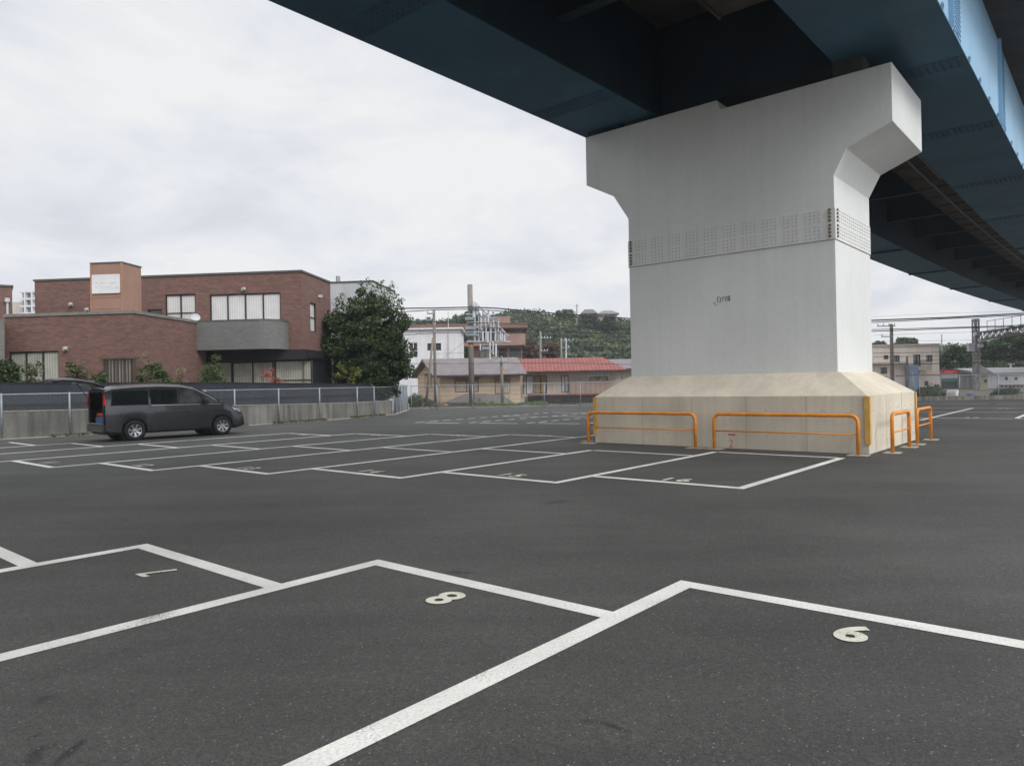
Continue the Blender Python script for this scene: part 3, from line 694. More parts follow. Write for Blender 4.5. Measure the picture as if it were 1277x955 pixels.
def window(parent, F, r, cols=2, rows=(), fm=None, pm=None, fw=.06, dep=.10, name='window'):
    fm = fm or FRAME; pm = pm or CURT; u0, u1, z0, z1 = r; g = MB()
    def bar(a, b, c, d): g.obox(F.P(a, c, -dep), F.u*(b-a), F.n*.05, ZV*(d-c))
    bar(u0, u0+fw, z0, z1); bar(u1-fw, u1, z0, z1); bar(u0+fw, u1-fw, z0, z0+fw); bar(u0+fw, u1-fw, z1-fw, z1)
    for i in range(1, cols):
        c = u0+(u1-u0)*i/cols; bar(c-fw*.5, c+fw*.5, z0+fw, z1-fw)
    for f in rows:
        c = z0+(z1-z0)*f; g.obox(F.P(u0+fw, c-fw*.35, -dep-.004), F.u*(u1-u0-2*fw), F.n*.045, ZV*fw*.7)
    w = g.build(name, fm, parent)
    g = MB(); g.obox(F.P(u0, z0, -dep-.03), F.u*(u1-u0), F.n*.025, ZV*(z1-z0)); g.build('pane', pm, w); return w
def block(parent, name, mt, F, u0, u1, z0, z1, depth, holes=(), sideholes=(), rev=.14, roof=None):
    """closed block: pierced front and right side, plain left, back and top"""
    g = MB(); wallsheet(g, F, u0, u1, z0, z1, holes, rev)
    Fs = Facade((F.P(u1, 0).x, F.P(u1, 0).y), math.atan2(-F.n.y, -F.n.x)); wallsheet(g, Fs, 0, depth, z0, z1, sideholes, rev)
    a, b, c, d = F.P(u0, z0), F.P(u0, z0, -depth), F.P(u1, z0, -depth), F.P(u1, z0); H_ = ZV*(z1-z0)
    g.quad(b, a, a+H_, b+H_); g.quad(c, b, b+H_, c+H_); g.quad(a+H_, d+H_, c+H_, b+H_)
    g.build(name, mt, parent); return Fs
def coping(parent, F, u0, u1, z, depth, mt, hh=.10, o=.05, name='coping'):
    g = MB(); g.obox(F.P(u0-o, z+.002, o), F.u*(u1-u0+2*o), F.n*-(depth+2*o), ZV*hh); return g.build(name, mt, parent)

# ------------------------------------------------------------------ red brick building
UA = math.atan2(-.0995, .995)
FM = Facade((-10.7, 37.0), UA)
bb = thing('brick_building', 'two storey red brick building with flat roofs and grey balcony', 'building', (-16, 36, 0), UA)
zr_ = FM.px(378, 339)[1]; uL = FM.px(43, 350)[0]
holes = [FM.rect(206, 367, 244, 401.5), FM.rect(261.5, 366, 350, 400.5), FM.rect(184, 385.5, 202, 403), FM.rect(252, 451, 289, 478), FM.rect(289, 451, 340.5, 478), FM.rect(342, 449, 388.5, 478)]
holes = [(a, b, c if c > 2.2 else .9, d) for a, b, c, d in holes]
FSd = Facade((-10.7, 37.0), UA+math.pi/2)
sh = [FSd.rect(387, 378, 394.5, 414), FSd.rect(408, 387, 411.5, 421)]
sh = [(max(a, .2), min(b, 4.0), c, d) for a, b, c, d in sh]
block(bb, 'main_wall', BRICK, FM, uL, 0, 0, zr_, 4.25, holes, sh)
coping(bb, FM, uL, 0, zr_, 4.25, COPING)
window(bb, FM, holes[0], 2, (.33,)); window(bb, FM, holes[1], 4); window(bb, FM, holes[2], 1, pm=GLASS)
window(bb, FM, holes[3], 1, pm=CURTD); window(bb, FM, holes[4], 2, pm=CURTD); window(bb, FM, holes[5], 1, (.52,), pm=CURTD)
for s_ in sh: window(bb, FSd, s_, 1, (.5,))
# black band over the lower windows
r = FM.rect(232, 437.5, 400, 450); g = MB(); g.obox(FM.P(r[0], r[2], .02), FM.u*(.30-r[0]), FM.n*.38, ZV*(r[3]-r[2])); g.build('dark_fascia', BLACKP, bb)
g = MB(); g.obox(FM.P(.004, r[2]+.1, .2), FM.u*.25, FM.n*-3.6, ZV*(r[3]-r[2]-.1)); g.build('side_fascia', BLACKP, bb)
g = MB(); g.obox(FM.P(.003, 0, -.3), FM.u*.06, FM.n*-3.6, ZV*(r[2]+.1)); g.build('side_cladding', BLACKP, bb)
# balcony with a rounded right corner
FB = Facade((FM.P(0, 0, 1.45).x, FM.P(0, 0, 1.45).y), UA)
r = FB.rect(232, 402, 345, 435.5); ur = FM.px(360, 418)[0]
zb0, zb1 = FB.px(300, 435.5)[1], FB.px(300, 400.5)[1]
pts = [FB.P(r[0], zb0)]; rad = 1.1
pts += [FB.P(ur-rad, zb0)]
for i in range(1, 9):
    a = math.pi/2*i/8; pts.append(FB.P(ur-rad+rad*math.sin(a), zb0, -rad+rad*math.cos(a)))
pts += [FM.P(ur, zb0, .003), FM.P(r[0], zb0, .003)]
g = MB(); g.prism(pts, ZV*(zb1-zb0)); bal = g.build('balcony', BRICKG, bb)
g = MB(); ctr = sum(pts, Vector())/len(pts); g.prism([ctr+(p-ctr)*1.012+ZV*(zb1-zb0+.002) for p in pts], ZV*.09); g.build('balcony_coping', COPING, bal)
# low wing in front at left
FW = Facade((-16.22, 31.0), UA)
zw = FW.px(160, 391)[1]; uw = FW.px(6, 396)[0]
hw = [FW.rect(11, 438, 73.5, 479), FW.rect(129, 446, 166, 479)]
hw = [(a, b, .9, d) for a, b, c, d in hw]
FWs = Facade((-16.22, 31.0), UA+math.pi/2)
hs = [(.02, 1.2, .9, FWs.px(170, 446)[1])]
block(bb, 'wing_wall', BRICK, FW, uw, 0, 0, zw, 5.95, hw, ())
coping(bb, FW, uw, 0, zw, 5.95, mat('coping_grey', (.17, .165, .15), .7, .15, 4), .13)
window(bb, FW, hw[0], 3, pm=CURTD); window(bb, FW, hw[1], 1, pm=stripe_mat('lattice_pane', (.05, .04, .035), (.36, .34, .31), .16, rough=.7, duty=.5), fm=BARK)
g = MB()
for i in range(16):
    u_ = hw[1][0]+.05+i*(1.85-.05)/16; g.obox(FW.P(u_, .9, .05), FW.u*.025, FW.n*.025, ZV*(hw[1][3]-.85))
g.obox(FW.P(hw[1][0]-.05, hw[1][3]-.05, .04), FW.u*2.1, FW.n*.05, ZV*.06)
g.build('door_grille', BARK, bb)
# tan tower with a white board
FT = Facade((at(152, 328, 33.6).x, 33.6), UA)
u0_ = FT.px(113, 330)[0]; zt_ = FT.px(135, 328.5)[1]; zb_ = FT.px(135, 388.5)[1]
block(bb, 'rooftop_tower', TANP, FT, u0_, 0, zw-.1, zt_, 1.45, ())
coping(bb, FT, u0_, 0, zt_, 1.45, COPING, .06, .03)
g = MB()
g.obox(FT.P(-.06, zw, .003), FT.u*.10, FT.n*.03, ZV*(zt_-zw)); g.obox(FT.P(u0_-.02, zw, .003), FT.u*.07, FT.n*.03, ZV*(zt_-zw))
for k in range(1, 5): g.obox(FT.P(u0_+.06, zw+(zt_-zw)*k/5, .003), FT.u*(-u0_-.13), FT.n*.012, ZV*.02)
g.build('tower_trim', mat('tan_trim', (.33, .18, .11), .8), bb)
rr = FT.rect(115.5, 342.5, 150.5, 366)
g = MB(); g.obox(FT.P(rr[0], rr[2], .034), FT.u*(rr[1]-rr[0]), FT.n*.03, ZV*(rr[3]-rr[2])); sg = g.build('sign_board', mat('white_board', (.62, .61, .62), .6, .06, 2), bb)
g = MB(); g2 = MB(); rs = random.Random(5)
for row, zf, mb_ in ((0, .53, g), (1, .33, g2), (2, .24, g2)):
    x = .12
    while x < .93:
        w_ = rs.uniform(.03, .10)
        if rs.random() < .75:
            mb_.obox(FT.P(rr[0]+(rr[1]-rr[0])*x, rr[2]+(rr[3]-rr[2])*(zf+rs.uniform(-.02, .02)), .0645), FT.u*(rr[1]-rr[0])*w_, FT.n*.002, ZV*rs.uniform(.015, .035))
        x += w_+.02
g.build('faded_lettering', mat('faded_pink', (.42, .36, .37), .7), sg); g2.build('faded_lettering', mat('faded_teal', (.38, .50, .50), .7), sg)
# fittings
def lamp_on(F, px, py, parent, nm='wall_lamp'):
    u_, z_ = F.px(px, py); g = MB(); g.obox(F.P(u_-.10, z_-.09, .002), F.u*.2, F.n*.10, ZV*.18); g.tube([F.P(u_+.05, z_, .1), F.P(u_+.16, z_+.02, .26)], .07, 10); g.build(nm, mat('lamp_grey', (.36, .35, .33), .5), parent, bevel=.01)
lamp_on(FM, 89, 380, bb); lamp_on(FM, 304, 361, bb); lamp_on(FW, 82.5, 435, bb); lamp_on(FM, 109, 386.5, bb)
u_, z_ = FSd.px(397.5, 369.5); g = MB(); g.obox(FSd.P(u_-.08, z_-.06, .002), FSd.u*.16, FSd.n*.18, ZV*.12); g.build('wall_lamp', WHITEW, bb)
dish = thing('satellite_dish', 'white satellite dish on the grey balcony parapet of the brick building', 'satellite dish', FB.P(FB.px(241, 398)[0], zb1+.09, -.2))
c = FB.P(FB.px(242, 395)[0], FB.px(242, 395)[1], -.15); ax = Vector((.45, -.75, .5)).normalized(); x_ = ax.orthogonal().normalized(); y_ = ax.cross(x_)
g = MB(); vs = [c-ax*.08]
for rr2, dd in ((.08, -.07), (.15, -.05), (.22, -.01)): vs += [c+ax*dd+(x_*math.cos(t*math.pi/10)+y_*math.sin(t*math.pi/10))*rr2 for t in range(20)]
fs = [(0, 1+j, 1+(j+1) % 20) for j in range(20)]
for k in range(2): fs += [(1+k*20+j, 21+k*20+j, 21+k*20+(j+1) % 20, 1+k*20+(j+1) % 20) for j in range(20)]
g.add(vs, fs); g.build('reflector', GREYW, dish, smooth=True)
g = MB(); g.tube([c-ax*.08, c-ax*.2, c-ax*.2-ZV*.35], .025, 8); g.tube([c-y_*.3, c+ax*.4], .012, 6); g.build('mount', GALV, dish)
# white annex behind the brick block
FA = Facade((-10.2, 43.5), UA)
an = thing('annex_building', 'pale grey rendered building behind the right end of the brick one', 'building', FA.P(0, 0), UA)
uR = FA.px(465, 352)[0]; za = FA.px(460, 351.5)[1]
block(an, 'annex_wall', GREYW, FA, -2.5, uR, 0, za, 5, ())
coping(an, FA, -2.5, uR, za, 5, COPING, .08, .05)
c = FA.P(FA.px(417.5, 350)[0], za+.08, -.6); g = MB(); g.tube([c, c+ZV*.42], .13, 12); g.build('roof_vent', GALV, an)
# neighbour block at far left
FN = Facade((at(15, 357, 33.5).x, 33.5), R(36))
nb = thing('brick_house', 'narrow slice of red brick building cut off by the left photo edge', 'building', FN.P(-2, 0), UA)
zn = FN.px(8, 357.5)[1]; block(nb, 'house_wall', BRICK, FN, -8, 0, 0, zn, 6, ()); coping(nb, FN, -8, 0, zn, 6, COPING, .08)
ud = FN.px(9, 375)[0]; g = MB(); g.tube([FN.P(ud, 4.4, .08), FN.P(ud, FN.px(9, 376)[1], .08)], .05, 10); g.tube([FN.P(ud, FN.px(9, 377)[1], .08), FN.P(ud, FN.px(9, 372)[1], .08)], .11, 12); g.build('downpipe', GREYW, nb)
FN2 = Facade((at(5.5, 430, 30.6).x, 30.6), R(37)); g = MB(); g.obox(FN2.P(-5, 0), FN2.u*5, FN2.n*-1.9, ZV*FN2.px(2, 399)[1]); g.build('grey_porch', BRICKG, nb)
# distant apartment block over the roofs
D_ = 190; FD = Facade((at(45, 380, D_).x, D_), UA)
da = thing('distant_apartments', 'tiny far white and grey apartment block above the brick roofs', 'building', FD.P(-2, 0), UA)
zd = FD.px(36, 364)[1]; u1_ = FD.px(28, 370)[0]; block(da, 'tower_wall', mat('far_grey', (.17, .18, .19), .8), FD, u1_, 3, 0, zd, 10, ())
g = MB()
for k in range(5):
    z_ = zd-.3-k*1.9; g.obox(FD.P(u1_, z_, .05), FD.u*(3-u1_), FD.n*1.0, ZV*.45)
for k in range(3): g.obox(FD.P(u1_+1.3+k*2.0, zd-9, .05), FD.u*.35, FD.n*1.1, ZV*9)
g.build('balcony_rows', WHITEW, da)
u2_ = FD.px(10, 370)[0]; g = MB(); g.obox(FD.P(u2_, 0, -1), FD.u*(u1_-u2_), FD.n*-8, ZV*FD.px(20, 376)[1]); g.build('low_wing', CREAMW, da)

# ------------------------------------------------------------------ mini van with raised tailgate
CH = R(46); ch = Vector((math.cos(CH), math.sin(CH), 0)); cl = Vector((-ch.y, ch.x, 0))
C0 = Vector((-12.17, 23.20, 0))+cl*.78
van = thing('parked_minivan', 'dark grey minivan with raised tailgate parked beside the concrete wall', 'minivan', C0, CH)
VT = TW[van.name]
def cv(x, y, z): return VT @ Vector((x, y, z))
def carpx(px, py, yy=-.86):
    nrm = (cl.x, cl.y); p = onplane(px, py, nrm, C0.dot(cl)+yy); d = p-C0; return d.dot(ch), p.z
VANP = mat('van_paint', (.040, .042, .048), .24, .08, 2, metal=.55, spec=.6, coat=.6)
VGLASS = mat('van_glass', (.012, .014, .015), .07, .2, 1, spec=.7)
VGLASSL = mat('van_front_glass', (.045, .05, .05), .12, .6, 3.5, spec=.7)
VTRIM = mat('van_black_trim', (.012, .012, .013), .5, .1, 4); CHROME = mat('van_chrome', (.46, .46, .48), .28, .03, 4, metal=.9)
top_pts = [(-.86, 1.66), (-.6, 1.74), (0, 1.79), (.8, 1.81), (1.5, 1.78), (1.95, 1.68), (2.4, 1.44), (2.85, 1.17), (3.15, 1.06), (3.45, .96), (3.62, .84), (3.72, .62), (3.75, .45)]
def zt_at(x):
    for i in range(len(top_pts)-1):
        if x <= top_pts[i+1][0]:
            (xa, za_), (xb, zb__) = top_pts[i], top_pts[i+1]; t_ = (x-xa)/(xb-xa); return za_+(zb__-za_)*t_
    return top_pts[-1][1]
WX = (0.0, 2.855); WR = .325
def zb_at(x):
    z = .24 if x > -.6 else .24+(-.6-x)*.25
    if x > 3.35: z = .24+(x-3.35)*.15
    for wx in WX:
        d = abs(x-wx)
        if d < .40: z = max(z, .30+math.sqrt(.16-d*d)-.01)
    return z
def wd_at(x):
    w = .86
    if x > 2.9: w -= ((x-2.9)/.85)**2*.26
    if x < -.5: w -= ((-.5-x)/.36)**2*.025
    return w
def side_y(x, z):                               # half width of the cabin side at height z
    w = wd_at(x)
    return w-.01 if z < 1.12 else w-.01-(z-1.12)*.22
xs = sorted(set([-.86, -.84, -.75, -.6]+[wx+d for wx in WX for d in (-.4, -.395, -.37, -.32, -.25, -.15, 0, .15, .25, .32, .37, .395, .4)]+[.6, .9, 1.2, 1.5, 1.75, 1.95, 2.2, 3.4, 3.55, 3.62, 3.68, 3.72, 3.75]))
xs = [x for x in xs if x <= 3.75]
rings = []
for x in xs:
    zt = zt_at(x); zb = min(zb_at(x), zt-.1); w = wd_at(x); gC = max(0, min(1, (zt-1.2)/.35))
    belt = min(1.12, zt-.05)
    yr = side_y(x, max(zt-.09, belt))
    half = [(.35, zb), (w*.93 if zb < .4 else w-.04, zb), (w-.015, zb+.05), (w, min(.83, belt-.06)), (w-.006, max(min(.86, belt-.04), belt-.14)), (w-.015, belt), (yr, max(zt-.09, belt+.01)), (yr-.07, max(zt-.03, belt+.02)), (yr-.25, zt), (0, zt+.02)]
    rings.append([(-y, z) for y, z in half]+[(y, z) for y, z in half[::-1][1:]])
g = MB(); nn = len(rings[0]); vs = []
for x, rg in zip(xs, rings): vs += [cv(x, y, z) for y, z in rg]
fs = []
for i in range(len(xs)-1):
    for j in range(nn-1): fs.append((i*nn+j, i*nn+j+1, (i+1)*nn+j+1, (i+1)*nn+j))
fs.append(tuple((len(xs)-1)*nn+j for j in range(nn)))
g.add(vs, fs); body = g.build('body', VANP, van, smooth=True); body.data.set_sharp_from_angle(angle=R(28))
sol = body.modifiers.new('thickness', 'SOLIDIFY'); sol.thickness = .03; sol.offset = 0
def panel(pts, mt, nm, par=van, side=-1, out=.024, th=.012):
    g = MB(); vin = [cv(x, side*(side_y(x, z)+out-th), z) for x, z in pts]
    n_ = len(pts); vo = [cv(x, side*(side_y(x, z)+out), z) for x, z in pts]
    fs = [tuple(range(n_, 2*n_)), tuple(range(n_))[::-1]]+[(i, (i+1) % n_, (i+1) % n_+n_, i+n_) for i in range(n_)]
    if side > 0: fs = [f[::-1] for f in fs]
    g.add(vin+vo, fs); return g.build(nm, mt, par)
for sd in (-1, 1):
    panel([(-.70, 1.14), (.42, 1.14), (.42, 1.60), (-.62, 1.60)], VGLASS, 'rear_side_window', side=sd)
    panel([(.50, 1.14), (1.34, 1.14), (1.34, 1.63), (.50, 1.62)], VGLASS, 'sliding_door_window', side=sd)
    panel([(1.42, 1.14), (2.22, 1.14), (2.02, 1.50), (1.86, 1.59), (1.42, 1.62)], VGLASSL, 'front_door_window', side=sd)
    panel([(2.30, 1.13), (2.78, 1.115), (2.55, 1.26), (2.22, 1.43)], VGLASSL, 'quarter_window', side=sd)
    panel([(.50, 1.105), (2.82, 1.085), (2.82, 1.10), (.50, 1.125)], CHROME, 'belt_moulding', side=sd, out=.030)
    for xx in (.46, 1.38):
        panel([(xx-.006, .34), (xx+.006, .34), (xx+.006, 1.12), (xx-.006, 1.12)], VTRIM, 'door_gap', side=sd, out=.0165, th=.004)
    panel([(2.30, .78), (2.312, .78), (2.312, 1.10), (2.30, 1.10)], VTRIM, 'door_gap', side=sd, out=.0165, th=.004)
    panel([(.44, .29), (2.44, .29), (2.44, .35), (.44, .35)], VTRIM, 'sill', side=sd, out=.022, th=.03)
    panel([(1.16, .98), (1.34, .98), (1.34, 1.015), (1.16, 1.015)], VANP, 'door_handle', side=sd, out=.045, th=.03)
    panel([(1.44, .98), (1.62, .98), (1.62, 1.015), (1.44, 1.015)], VANP, 'door_handle', side=sd, out=.045, th=.03)
    g = MB(); g.obox(cv(2.16, sd*.86, 1.10), ch*.16, cl*sd*.20, ZV*.17); g.build('wing_mirror', VTRIM, van, bevel=.03)
    # lamps
    g = MB(); hp = [(3.20, .96), (3.46, .90), (3.58, .80), (3.50, .78), (3.28, .86)]
    vin = [cv(x, sd*(wd_at(x)-.03), z) for x, z in hp]; vo = [cv(x+.015, sd*(wd_at(x)+.008), z+.006) for x, z in hp]; k = len(hp)
    g.add(vin+vo, [tuple(range(k, 2*k)), tuple(range(k))[::-1]]+[(i, (i+1) % k, (i+1) % k+k, i+k) for i in range(k)]); g.build('headlight', mat('headlight_lens', (.50, .52, .54), .15, .05, 4, spec=.8), van)
    g = MB(); zz = [1.16, 1.30, 1.45, 1.60]
    vv = []
    for z in zz:
        y = side_y(-.84, z); lean = (z-1.16)*.10
        vv += [cv(-.895+lean, sd*(y-.05), z), cv(-.90+lean, sd*(y+.012), z), cv(-.70+lean*.6, sd*(y+.014), z)]
    fs = []
    for i in range(3):
        for j in range(2): fs.append((i*3+j, i*3+j+1, i*3+j+4, i*3+j+3))
    g.add(vv, fs); tl = g.build('tail_lamp', mat('tail_lamp_red', (.62, .015, .02), .2, .05, 4, spec=.7), van); tl.modifiers.new('t', 'SOLIDIFY').thickness = .02
    # wheels
    for wx in WX:
        wh = MB(); cen = Vector((wx, sd*.755, WR)); seg = 32; prof_ = [(.20, .10), (.235, .112), (.29, .115), (WR-.012, .10), (WR, .075), (WR, -.075), (WR-.012, -.10), (.20, -.10)]
        vs = []
        for r_, d_ in prof_: vs += [cv(cen.x+r_*math.cos(2*math.pi*j/seg), cen.y+sd*d_, cen.z+r_*math.sin(2*math.pi*j/seg)) for j in range(seg)]
        fs = [(i*seg+j, i*seg+(j+1) % seg, (i+1)*seg+(j+1) % seg, (i+1)*seg+j) for i in range(len(prof_)-1) for j in range(seg)]
        wh.add(vs, fs); ty = wh.build('wheel', mat('tyre_rubber', (.018, .018, .018), .8), van, smooth=True)
        rm = MB()
        def wp(r_, a_, d_): return cv(cen.x+r_*math.cos(a_), cen.y+sd*d_, cen.z+r_*math.sin(a_))
        for i in range(32):
            a_ = 2*math.pi*i/32; b_ = 2*math.pi*(i+1)/32
            rm.quad(wp(.205, a_, .108), wp(.205, b_, .108), wp(.19, b_, .105), wp(.19, a_, .105)); rm.quad(wp(.19, a_, .105), wp(.19, b_, .105), wp(.18, b_, .02), wp(.18, a_, .02))
            rm.add([wp(0, 0, .09), wp(.055, a_, .085), wp(.055, b_, .085)], [(0, 1, 2)])
        for s7 in range(7):
            a_ = 2*math.pi*s7/7+.3
            rm.add([wp(.045, a_-.55, .083), wp(.045, a_+.55, .083), wp(.195, a_+.20, .10), wp(.195, a_-.20, .10), wp(.045, a_-.55, .05), wp(.195, a_-.2, .06), wp(.045, a_+.55, .05), wp(.195, a_+.2, .06)],
                   [(0, 1, 2, 3), (0, 3, 5, 4), (1, 6, 7, 2)])
        rm.build('rim', CHROME, ty)
        dk = MB(); dk.tube([cv(cen.x, cen.y-sd*.02, cen.z), cv(cen.x, cen.y+sd*.015, cen.z)], .2, 20); dk.build('brake_disc', VTRIM, ty)
        aw = MB(); aw.tube([cv(cen.x, sd*.45, cen.z+.02), cv(cen.x, sd*.70, cen.z+.02)], .40, 24); aw.build('wheel_well', VTRIM, van)
# windscreen, underbody, cargo opening, tailgate
g = MB(); P0 = [(1.98, 1.69), (2.42, 1.45), (2.84, 1.19)]
for i in range(2):
    (xa, za_), (xb, zb__) = P0[i], P0[i+1]; ya = side_y(xa, za_)-.06; yb = side_y(xb, zb__)-.06
    g.quad(cv(xa, -ya, za_+.012), cv(xb, -yb, zb__+.012), cv(xb, yb, zb__+.012), cv(xa, ya, za_+.012))
ws_ = g.build('windscreen', VGLASS, van); ws_.modifiers.new('t', 'SOLIDIFY').thickness = .01
g = MB(); g.obox(cv(-.78, -.74, .22), ch*4.2, cl*1.48, ZV*.10); g.build('underbody', VTRIM, van)
g = MB(); g.obox(cv(-.84, -.78, .50), ch*1.9, cl*1.56, ZV*.05); g.build('cargo_floor', VTRIM, van)
g = MB(); g.obox(cv(.55, -.76, .50), ch*.12, cl*1.52, ZV*.85); g.build('rear_seat', mat('seat_grey', (.03, .03, .032), .9), van, bevel=.03)
g = MB(); g.obox(cv(-.90, -.70, .55), ch*.06, cl*1.40, ZV*.035); g.build('cargo_sill', CHROME, van)
g = MB(); g.obox(cv(-.93, -.80, .30), ch*.12, cl*1.60, ZV*.24); g.build('rear_bumper', VANP, van, bevel=.04)
g = MB()                                          # dark frame of the cargo opening
for sd in (-1, 1): g.obox(cv(-.875, sd*.70-.06, .56), ch*.03, cl*.12, ZV*1.05)
g.obox(cv(-.865, -.66, 1.56), ch*.03, cl*1.32, ZV*.10); g.build('opening_frame', VTRIM, van)
tg = MB(); st = [(-.80, 1.80), (-1.15, 1.95), (-1.55, 2.02), (-2.0, 2.04), (-2.2, 2.0)]
vs = []
for i, (x, z) in enumerate(st):
    hw_ = .70-.02*i if i < 4 else .62
    vs += [cv(x, -hw_, z-.04), cv(x, -hw_*.6, z), cv(x, hw_*.6, z), cv(x, hw_, z-.04)]
fs = [(i*4+j, i*4+j+1, i*4+j+5, i*4+j+4) for i in range(len(st)-1) for j in range(3)]
tg.add(vs, fs); tgo = tg.build('tailgate', VANP, van, smooth=True); s_ = tgo.modifiers.new('t', 'SOLIDIFY'); s_.thickness = .09; s_.offset = -1
g = MB(); g.quad(cv(-1.2, -.55, 1.975), cv(-1.2, .55, 1.975), cv(-1.6, .52, 2.04), cv(-1.6, -.52, 2.04)); gw = g.build('tailgate_window', VGLASS, tgo); gw.modifiers.new('t', 'SOLIDIFY').thickness = .01
g = MB()
for sd in (-1, 1): g.tube([cv(-.83, sd*.64, 1.25), cv(-1.25, sd*.64, 1.88)], .012, 8)
g.build('gas_strut', VTRIM, van)
bx = MB(); bx.obox(cv(-.80, -.42, .555), ch*.35, cl*.75, ZV*.22); tag(bx.build('storage_box', mat('box_blue', (.05, .10, .25), .6), bevel=.02), 'blue box standing in the open boot of the minivan', 'box')
bx = MB(); bx.obox(cv(-.70, -.10, .78), ch*.30, cl*.70, ZV*.12); tag(bx.build('folded_bag', mat('bag_orange', (.45, .09, .03), .7), bevel=.04), 'orange bag lying on the blue box in the open boot', 'bag')

# ------------------------------------------------------------------ plants
def bush(c, rx, ry, rz, label, mt, k=26, per=90, cr=.28, leaf=.07, name='shrub', stems=4, group='shrubs behind the black screen fence', inner=.2, cat='shrub', tone=None):
    t = thing(name, label, cat, (c[0], c[1], c[2]), 0, group)
    g = MB()
    for i in range(stems):
        a = random.uniform(0, 6.28); g.tube([Vector(c)+Vector((math.cos(a)*.05, math.sin(a)*.05, -.1)), Vector(c)+Vector((math.cos(a)*rx*.3, math.sin(a)*ry*.3, rz)), Vector(c)+Vector((math.cos(a)*rx*.6, math.sin(a)*ry*.6, rz*1.7))], .022, 5, .006)
    g.build('stem', BARK, t)
    P, tn = clumps((c[0], c[1], c[2]+rz), rx, ry, rz, k, per, cr, inner)
    P[:, 2] = np.maximum(P[:, 2], c[2]-.05)
    leaves('foliage', P, leaf, mt, t, tn); return t
def bpx(px, y0, y1, D): # ground position and height of a plant seen between rows y0 (top) and y1
    p = at(px, y1, D); q = at(px, y0, D); return p, (q.z)
def bushpx(px, wpx, ytop, D, label, mt, zg=.3, **k):
    q = at(px, ytop, D); rx = wpx/2*D/F_PX; h_ = q.z-zg
    return bush((q.x, D, zg), rx*.85, min(rx, 1.0)*.8, h_/2, label, mt, **{**dict(k=60, per=110, leaf=.085), **{a: (b*(2 if a == 'k' else 1)) for a, b in k.items()}})
bushpx(8, 40, 443, 27.0, 'dense dark green bush at the left photo edge', LF_DARK, k=40, per=110)
bushpx(45, 30, 448, 28.2, 'leggy olive shrub in front of the frosted wing windows', LF_OLIVE, k=22, per=60, cr=.25)
bushpx(92, 48, 452, 28.8, 'olive green shrub in front of the brick wing, left of the door grille', LF_OLIVE, k=30, per=80)
bushpx(122, 22, 462, 29.3, 'small low shrub just left of the door grille', LF_MID, k=16, per=70, cr=.22)
bushpx(192, 44, 447, 30.6, 'feathery green shrub above the van roof', LF_MID, k=34, per=90)
bushpx(183, 12, 436, 30.2, 'tall thin upright dry shoots beside the wing corner', LF_DRY, k=14, per=36, cr=.18, leaf=.05)
bushpx(222, 22, 452, 31.5, 'narrow reddish brown shrub between the two green ones', LF_DRY, k=16, per=50, cr=.2)
bushpx(262, 44, 446, 32.0, 'loose pale green shrub below the grey balcony', LF_MID, k=30, per=75, cr=.25)
bushpx(334, 36, 458, 34.6, 'small red leaved plant in front of the lower windows', LF_RED, k=14, per=55, cr=.2, leaf=.07, stems=6)
# big evergreen
def tree(name, label, c, rx, ry, rz, zc, mt, k, per, cr, leaf, trunk=.12, group=None, extra=None, limbs=7, cat='tree', inner=.3):
    t = thing(name, label, cat, c, 0, group); g = MB(); c = Vector(c)
    top = c+ZV*zc; g.tube([c-ZV*.1, c+ZV*zc*.35+Vector((.08, 0, 0)), top-Vector((.05, 0, 0)), top+ZV*rz*.6], trunk, 8, trunk*.25)
    for i in range(limbs):
        a = 6.28*i/limbs+random.uniform(-.3, .3); b_ = c+ZV*(zc*.35+random.uniform(0, zc*.5))
        e_ = Vector((math.cos(a)*rx*.7, math.sin(a)*ry*.7, random.uniform(.2, .8)*rz)); g.tube([b_, b_+e_*.5+ZV*.1, b_+e_], trunk*.4, 6, trunk*.08)
    g.build('trunk', BARK, t)
    P, tn = clumps((c.x, c.y, c.z+zc), rx, ry, rz, k, per, cr, inner)
    if extra is not None: P = np.concatenate([P, extra[0]]); tn = np.concatenate([tn, extra[1]])
    P[:, 2] = np.maximum(P[:, 2], c.z+.3); leaves('crown', P, leaf, mt, t, tn); return t
LD = 1.0
TC = at(457, 430, 40.5); ex = []; et = []
for (px, y0, y1) in ((450, 352, 372), (458, 348, 372), (466, 355, 375), (474, 350, 372), (481, 356, 378), (489, 352, 378), (496, 366, 386), (500, 373, 392), (427, 366, 385), (420, 372, 390), (436, 372, 386)):
    q0 = at(px, y1, 40.5+random.uniform(-.6, .6)); q1 = at(px+random.uniform(-1, 1), y0, q0.y); nL = 70
    s_ = rng.uniform(0, 1, (nL, 1)); pp = np.array(q0)*(1-s_)+np.array(q1)*s_; pp += rng.normal(size=(nL, 3))*np.array([.11, .11, .05]); ex.append(pp); et.append(np.full(nL, .25))
xl = at(463, 425, 40.5)
Pm, tm = clumps((xl.x+.15, 40.6, 4.0), 2.0, 1.6, 2.75, 170, 200, .50, .25); ex.append(Pm); et.append(tm)
Pm, tm = clumps((at(424, 420, 40.3).x, 40.3, 3.6), 1.0, .95, 2.5, 80, 170, .42, .3); ex.append(Pm); et.append(tm)
tree('evergreen_tree', 'tall dense dark green tree with ragged top at the end of the brick building', (xl.x, 40.9, 0), 2.0, 1.6, 1.9, 2.7, LF_DARK, 130, 200, .46, .135, .13, extra=(np.concatenate(ex), np.concatenate(et)))
q = at(432, 452, 38.8); bush((q.x, 38.9, 1.6), .75, .3, .65, 'yellow green sprays growing low on the face of the dark tree', LF_YEL, k=14, per=55, cr=.2, leaf=.10, group=None, name='shrub')

